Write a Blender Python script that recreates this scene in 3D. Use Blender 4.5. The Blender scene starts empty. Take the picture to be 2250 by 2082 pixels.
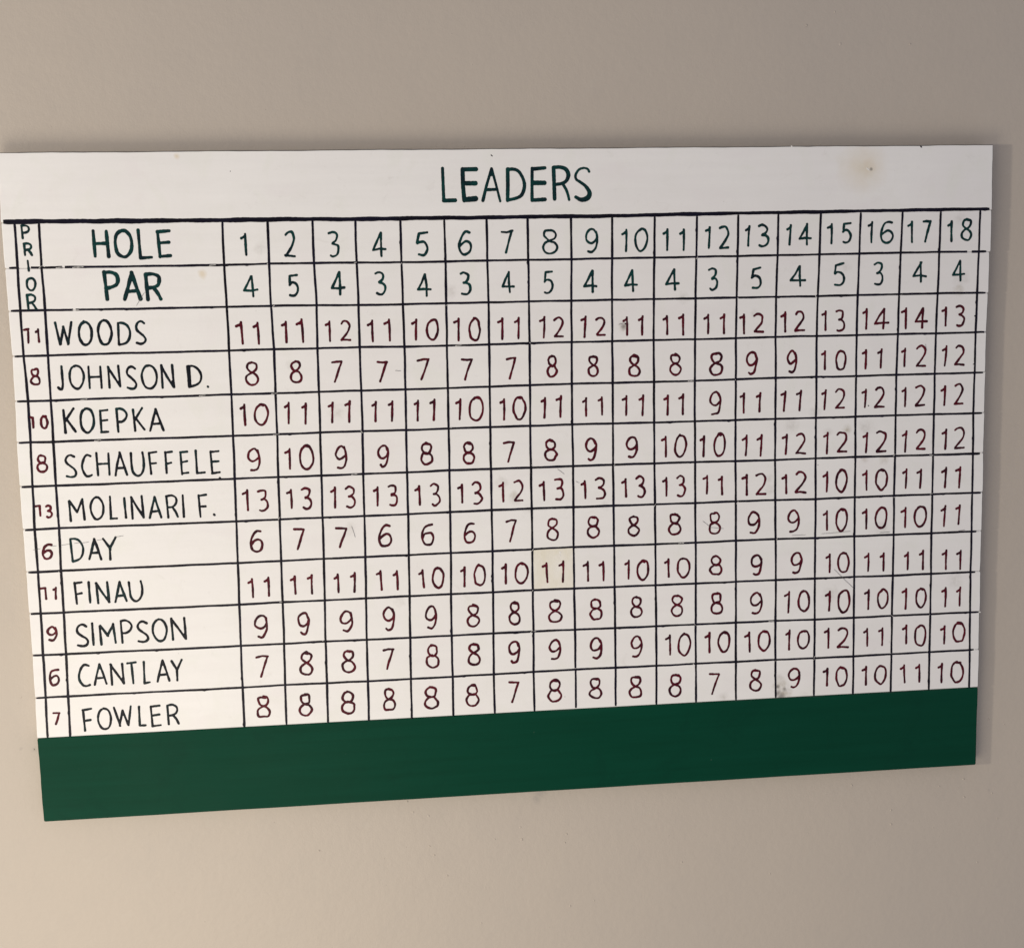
import bpy, math, random
import numpy as np
from mathutils import Matrix, Vector

# measured on the board itself, millimetres from its top left corner, x right, y down
BOARD_W = 914.4
BOARD_H = 612.75
CAM_R = [[0.9933103, 0.0195497, -0.1138092], [-0.034596, 0.9906758, -0.1317747], [0.1101718, 0.1348305, 0.9847248]]   # board axes (x right, y down, z into wall) seen from the camera
CAM_T = [-450.6583, -281.2379, 1177.487]
LENS = 47.261
H_LINES = [[(0.74, 59.72), (31.07, 59.82), (115.55, 60.31), (235.68, 60.97), (358.52, 61.45), (441.96, 61.66), (569.5, 61.53), (699.97, 60.65), (788.63, 60.35), (912.33, 60.01)], [(3.07, 99.91), (10.28, 99.92), (31.03, 100.14), (190.52, 100.41), (230.6, 100.12), (270.69, 100.23), (309.29, 100.47), (349.95, 100.83), (390.13, 100.75), (428.88, 100.73), (466.95, 100.79), (507.09, 100.77), (545.53, 100.52), (585.49, 100.41), (625.72, 100.51), (665.19, 100.66), (703.92, 100.28), (744.81, 100.17), (783.81, 99.95), (824.82, 99.88), (863.09, 99.9), (902.67, 100.13), (910.22, 100.09)], [(2.07, 137.7), (10.3, 137.74), (31.51, 137.79), (190.88, 138.03), (230.55, 137.9), (271.42, 138.32), (309.44, 138.76), (350.16, 138.85), (389.76, 138.94), (428.92, 138.95), (466.65, 138.77), (506.56, 138.82), (545.12, 138.66), (585.02, 138.93), (624.76, 139.18), (664.39, 139.24), (702.96, 139.13), (743.71, 139.19), (782.94, 139.18), (823.99, 139.19), (862.44, 139.02), (902.14, 139.37), (910.73, 139.42)], [(2.5, 177.91), (10.39, 177.78), (31.19, 177.77), (191.05, 177.42), (231.54, 176.88), (270.77, 177.36), (309.15, 177.31), (350.11, 177.74), (389.5, 177.66), (428.7, 177.53), (466.47, 177.23), (506.33, 177.35), (544.79, 177.38), (584.33, 177.17), (624.06, 177.21), (663.84, 177.24), (702.51, 177.13), (743.02, 177.04), (782.41, 177.07), (823.52, 177.06), (861.85, 177.11), (901.69, 177.27), (910.59, 177.15)], [(1.97, 218.3), (11.51, 218.27), (31.41, 218.32), (191.38, 217.27), (231.02, 217.37), (270.59, 217.22), (309.22, 217.21), (349.93, 217.07), (389.49, 216.92), (428.49, 216.61), (466.29, 216.45), (506.02, 216.15), (544.76, 216.26), (584.38, 216.46), (624.01, 216.52), (663.82, 216.23), (702.79, 216.07), (743.06, 216.05), (782.65, 216.15), (823.02, 216.11), (861.5, 216.2), (901.91, 216.26), (910.48, 216.32)], [(0.86, 255.69), (11.09, 255.5), (31.42, 255.7), (191.18, 255.29), (230.98, 255.08), (270.39, 254.77), (309.31, 254.87), (349.8, 254.9), (389.16, 254.52), (428.31, 254.47), (465.99, 254.6), (505.89, 254.42), (544.65, 254.7), (584.39, 254.93), (624.09, 254.98), (663.8, 255.14), (702.94, 255.36), (743.01, 255.4), (782.62, 255.27), (822.78, 255.31), (861.42, 255.4), (901.72, 255.79), (910.56, 255.97)], [(0.75, 296.16), (10.34, 295.98), (30.8, 295.86), (190.94, 295.09), (230.53, 294.84), (270.1, 294.84), (308.58, 294.52), (349.12, 294.56), (388.77, 294.11), (427.95, 294.12), (465.94, 293.8), (505.87, 293.89), (544.67, 294.04), (584.62, 294.04), (624.18, 294.26), (663.92, 294.66), (703.08, 294.71), (743.22, 294.7), (782.73, 294.76), (822.78, 295.06), (861.49, 295.22), (902.22, 295.46), (909.5, 295.44)], [(1.13, 335.52), (9.81, 335.32), (31.23, 335.02), (190.33, 334.72), (230.11, 334.38), (269.33, 334.51), (308.14, 334.33), (348.96, 333.93), (388.4, 333.5), (427.62, 333.32), (465.77, 333.1), (505.86, 333.21), (544.69, 333.32), (584.94, 333.52), (624.26, 333.81), (664.04, 333.92), (703.35, 333.92), (743.67, 334.3), (782.97, 334.09), (822.81, 334.03), (861.75, 334.13), (902.51, 334.32), (911.56, 334.42)], [(1.45, 374.6), (10.03, 374.57), (30.43, 374.5), (189.75, 373.91), (229.71, 373.45), (268.99, 373.44), (307.7, 373.31), (348.43, 372.97), (388.03, 372.61), (427.68, 372.64), (465.72, 372.37), (505.73, 371.93), (544.68, 372.16), (585.0, 372.32), (624.49, 372.32), (664.28, 372.28), (703.9, 372.32), (743.83, 372.78), (783.42, 372.69), (823.28, 372.68), (861.78, 372.7), (903.07, 372.99), (908.1, 373.03)], [(1.08, 413.49), (9.94, 413.46), (30.28, 413.61), (189.43, 413.38), (229.3, 413.01), (268.49, 413.16), (306.96, 412.71), (347.9, 412.44), (387.41, 412.23), (427.21, 412.35), (465.41, 412.21), (505.59, 412.13), (544.88, 412.29), (585.06, 412.53), (624.58, 412.67), (664.54, 412.83), (704.41, 412.85), (743.77, 412.92), (783.67, 413.02), (823.06, 413.72), (862.32, 413.59), (903.16, 413.73), (907.98, 413.76)], [(0.59, 452.48), (9.47, 452.67), (30.26, 452.9), (189.11, 452.94), (228.9, 452.82), (267.77, 452.61), (306.4, 452.97), (347.48, 452.61), (387.02, 452.59), (427.0, 452.59), (465.45, 452.53), (505.84, 452.59), (544.89, 452.95), (585.39, 453.09), (624.66, 453.19), (664.66, 453.58), (704.33, 453.63), (743.77, 453.92), (783.88, 454.03), (822.86, 454.19), (862.42, 454.23), (903.85, 454.38), (912.63, 454.48)], [(0.73, 493.07), (9.08, 492.95), (29.62, 492.98), (188.92, 493.07), (228.51, 492.6), (267.64, 493.04), (306.31, 493.44), (347.06, 493.01), (386.64, 492.89), (426.53, 492.82), (465.19, 492.41), (505.71, 492.18), (545.07, 492.32), (585.45, 492.43), (624.76, 492.48), (664.78, 492.76), (704.61, 492.75), (744.2, 493.04), (784.06, 493.1), (823.05, 493.05), (862.33, 492.9), (904.4, 492.9), (908.48, 492.77)], [(-0.81, 531.84), (8.64, 531.64), (28.71, 531.54), (188.82, 531.46), (228.23, 531.73), (266.94, 531.87), (305.66, 531.94), (346.54, 532.14), (386.29, 531.85), (426.35, 531.68), (465.04, 531.61), (505.6, 530.92), (545.11, 531.0), (585.52, 531.38), (624.85, 531.44), (664.89, 531.52), (705.3, 531.32), (744.21, 531.63), (783.94, 531.87), (822.94, 531.83), (862.52, 531.72), (904.76, 531.82), (914.36, 531.71)]]
V_LINES = [[(10.18, 60.77), (10.28, 99.91), (10.3, 137.78), (10.39, 177.81), (11.51, 218.23), (11.09, 255.38), (10.34, 295.91), (9.81, 335.25), (10.03, 374.46), (9.94, 413.3), (9.47, 452.6), (9.08, 492.84), (8.64, 531.54)], [(31.22, 61.06), (31.03, 100.23), (31.51, 137.82), (31.19, 177.79), (31.41, 218.39), (31.42, 255.78), (30.8, 295.81), (31.23, 334.84), (30.43, 374.45), (30.28, 413.62), (30.26, 453.0), (29.62, 492.91), (28.71, 531.39)], [(190.78, 62.06), (190.52, 100.43), (190.88, 137.9), (191.05, 177.35), (191.38, 217.14), (191.18, 255.46), (190.94, 295.21), (190.33, 334.94), (189.75, 374.16), (189.43, 413.72), (189.11, 453.18), (188.92, 493.2), (188.82, 531.34)], [(230.67, 61.8), (230.6, 99.9), (230.55, 137.62), (231.54, 176.47), (231.02, 217.42), (230.98, 255.16), (230.53, 294.91), (230.11, 334.48), (229.71, 373.53), (229.3, 413.17), (228.9, 452.97), (228.51, 492.44), (228.23, 531.81)], [(270.95, 61.94), (270.69, 100.05), (271.42, 138.26), (270.77, 177.3), (270.59, 217.27), (270.39, 254.72), (270.1, 295.02), (269.33, 334.8), (268.99, 373.64), (268.49, 413.49), (267.77, 452.61), (267.64, 493.2), (266.94, 532.05)], [(309.39, 62.26), (309.29, 100.43), (309.44, 138.92), (309.15, 177.23), (309.22, 217.34), (309.31, 254.92), (308.58, 294.58), (308.14, 334.58), (307.7, 373.54), (306.96, 412.8), (306.4, 453.2), (306.31, 493.88), (305.66, 532.18)], [(350.01, 62.45), (349.95, 101.0), (350.16, 139.01), (350.11, 177.96), (349.93, 217.2), (349.8, 254.99), (349.12, 294.7), (348.96, 333.99), (348.43, 373.07), (347.9, 412.39), (347.48, 452.57), (347.06, 493.19), (346.54, 532.52)], [(390.14, 62.62), (390.13, 100.86), (389.76, 139.12), (389.5, 177.86), (389.49, 217.03), (389.16, 254.38), (388.77, 294.02), (388.4, 333.34), (388.03, 372.55), (387.41, 412.07), (387.02, 452.52), (386.64, 492.99), (386.29, 532.05)], [(429.1, 62.45), (428.88, 100.81), (428.92, 139.08), (428.7, 177.67), (428.49, 216.58), (428.31, 254.31), (427.95, 294.08), (427.62, 333.09), (427.68, 372.66), (427.21, 412.28), (427.0, 452.47), (426.53, 492.89), (426.35, 531.76)], [(466.89, 62.34), (466.95, 100.92), (466.65, 138.72), (466.47, 177.18), (466.29, 216.38), (465.99, 254.53), (465.94, 293.57), (465.77, 332.75), (465.72, 372.27), (465.41, 412.06), (465.45, 452.33), (465.19, 492.21), (465.04, 531.65)], [(507.06, 62.26), (507.09, 100.89), (506.56, 138.78), (506.33, 177.41), (506.02, 215.93), (505.89, 254.21), (505.87, 293.72), (505.86, 332.95), (505.73, 371.58), (505.59, 411.91), (505.84, 452.37), (505.71, 491.84), (505.6, 530.49)], [(545.86, 62.16), (545.53, 100.49), (545.12, 138.46), (544.79, 177.47), (544.76, 216.16), (544.65, 254.66), (544.67, 293.96), (544.69, 333.15), (544.68, 371.99), (544.88, 412.15), (544.89, 452.91), (545.07, 492.07), (545.11, 530.63)], [(585.99, 62.27), (585.49, 100.32), (585.02, 138.88), (584.33, 177.12), (584.38, 216.55), (584.39, 255.01), (584.62, 293.92), (584.94, 333.47), (585.0, 372.27), (585.06, 412.51), (585.39, 453.06), (585.45, 492.25), (585.52, 531.26)], [(626.41, 62.39), (625.72, 100.52), (624.76, 139.26), (624.06, 177.2), (624.01, 216.67), (624.09, 255.04), (624.18, 294.26), (624.26, 333.93), (624.49, 372.28), (624.58, 412.7), (624.66, 453.14), (624.76, 492.32), (624.85, 531.35)], [(666.12, 62.29), (665.19, 100.8), (664.39, 139.33), (663.84, 177.27), (663.82, 216.23), (663.8, 255.25), (663.92, 294.86), (664.04, 334.08), (664.28, 372.21), (664.54, 412.9), (664.66, 453.7), (664.78, 492.78), (664.89, 531.48)], [(704.61, 61.95), (703.92, 100.21), (702.96, 139.12), (702.51, 177.1), (702.79, 215.97), (702.94, 255.56), (703.08, 294.85), (703.35, 334.04), (703.9, 372.25), (704.41, 412.85), (704.33, 453.68), (704.61, 492.75), (705.3, 531.14)], [(745.61, 61.64), (744.81, 100.07), (743.71, 139.2), (743.02, 176.96), (743.06, 215.96), (743.01, 255.54), (743.22, 294.75), (743.67, 334.6), (743.83, 372.97), (743.77, 412.86), (743.77, 454.05), (744.2, 493.21), (744.21, 531.64)], [(784.59, 61.73), (783.81, 99.77), (782.94, 139.16), (782.41, 177.01), (782.65, 216.14), (782.62, 255.23), (782.73, 294.74), (782.97, 334.17), (783.42, 372.76), (783.67, 412.93), (783.88, 454.13), (784.06, 493.3), (783.94, 532.03)], [(825.76, 61.41), (824.82, 99.72), (823.99, 139.15), (823.52, 177.0), (823.02, 216.07), (822.78, 255.2), (822.78, 295.1), (822.81, 333.98), (823.28, 372.69), (823.06, 413.98), (822.86, 454.27), (823.05, 493.2), (822.94, 531.95)], [(863.78, 61.26), (863.09, 99.82), (862.44, 138.87), (861.85, 177.1), (861.5, 216.21), (861.42, 255.24), (861.49, 295.23), (861.75, 334.06), (861.78, 372.65), (862.32, 413.63), (862.42, 454.2), (862.33, 492.91), (862.52, 531.74)], [(903.2, 61.34), (902.67, 100.29), (902.14, 139.43), (901.69, 177.35), (901.91, 216.3), (901.72, 255.77), (902.22, 295.46), (902.51, 334.24), (903.07, 373.03), (903.16, 413.71), (903.85, 454.3), (904.4, 492.88), (904.76, 531.9)]]
PLANKS = [[(0.0, -0.0), (914.4, -0.0), (915.3, 58.71), (-1.25, 58.24)], [(-0.92, 61.41), (914.75, 61.7), (915.15, 99.54), (-0.58, 99.12)], [(-0.47, 100.31), (913.81, 100.82), (914.12, 138.97), (-0.24, 137.15)], [(-0.12, 138.36), (913.56, 140.26), (912.79, 176.73), (0.57, 177.56)], [(0.68, 178.78), (913.07, 178.27), (913.01, 215.71), (0.01, 217.49)], [(0.08, 218.72), (913.28, 217.04), (913.23, 255.22), (-0.95, 254.86)], [(-0.84, 256.11), (913.51, 256.79), (913.37, 295.06), (-1.0, 295.5)], [(-0.89, 296.75), (913.41, 296.41), (914.01, 333.44), (-0.82, 334.83)], [(-0.71, 336.09), (913.68, 334.78), (913.84, 373.0), (-0.6, 373.87)], [(-0.5, 375.35), (913.65, 374.36), (913.35, 413.33), (-0.35, 412.82)], [(-0.23, 414.11), (913.87, 414.96), (914.32, 453.59), (-0.08, 451.9)], [(0.04, 453.19), (913.85, 455.42), (914.29, 492.26), (-0.3, 492.59)], [(-0.18, 493.9), (914.72, 494.15), (914.64, 531.49), (-0.99, 531.42)], [(-0.96, 532.29), (914.33, 532.18), (914.4, 612.75), (-0.0, 612.75)]]
TITLE = [(0, [(389.7, 17.2, 3.01), (389.9, 32.4, 3.01), (390.1, 45.9, 3.22)]), (0, [(390.1, 46.0, 3.64), (400.5, 45.8, 3.85)]), (0, [(408.0, 18.1, 4.06), (408.0, 32.6, 3.85), (408.9, 45.9, 4.06)]), (0, [(408.1, 18.3, 4.06), (420.2, 18.2, 4.06)]), (0, [(409.3, 30.7, 4.06), (419.4, 30.8, 4.48)]), (0, [(409.4, 45.4, 4.69), (419.2, 44.6, 5.33)]), (0, [(434.5, 17.8, 2.58), (429.6, 32.8, 2.8), (426.0, 46.3, 3.22)]), (0, [(434.6, 17.8, 2.58), (438.5, 32.9, 2.37), (441.9, 47.1, 2.37)]), (0, [(430.0, 36.7, 3.01), (437.9, 36.5, 2.8)]), (0, [(434.4, 19.6, 3.22), (434.1, 23.2, 3.01)]), (0, [(449.3, 18.5, 3.64), (449.2, 33.0, 3.64), (448.7, 46.4, 3.43)]), (1, [(449.1, 18.7, 3.43), (455.0, 18.6, 3.22), (459.7, 20.9, 3.01), (463.5, 27.6, 3.01), (464.5, 34.2, 3.43), (462.0, 41.4, 3.43), (457.2, 44.4, 3.01), (449.2, 46.2, 3.22)]), (0, [(471.9, 17.9, 3.01), (471.5, 33.3, 3.01), (471.3, 46.6, 3.22)]), (0, [(472.2, 18.6, 3.64), (483.7, 17.6, 3.22)]), (0, [(472.7, 31.0, 4.27), (483.0, 31.1, 4.48)]), (0, [(471.4, 46.6, 3.43), (483.2, 46.0, 3.85)]), (0, [(491.7, 17.6, 3.85), (492.0, 30.4, 3.64), (492.3, 45.7, 3.64)]), (1, [(491.9, 17.3, 3.43), (497.7, 17.1, 3.43), (503.0, 19.0, 3.85), (505.4, 23.9, 4.06), (503.7, 29.0, 3.43), (499.7, 31.7, 3.22), (492.8, 32.7, 3.01)]), (1, [(500.2, 32.4, 3.01), (503.3, 37.7, 2.8), (505.0, 42.9, 2.58), (505.8, 46.6, 2.37)]), (1, [(524.8, 21.3, 2.37), (523.2, 18.9, 2.16), (519.5, 18.1, 2.16), (515.2, 19.6, 2.37), (512.2, 24.0, 2.58), (512.6, 28.1, 2.58), (516.6, 30.9, 2.8), (521.7, 34.9, 3.22), (525.0, 40.6, 4.06), (522.9, 45.2, 4.91), (517.0, 46.7, 4.06), (512.0, 44.2, 3.01)])]
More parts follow.
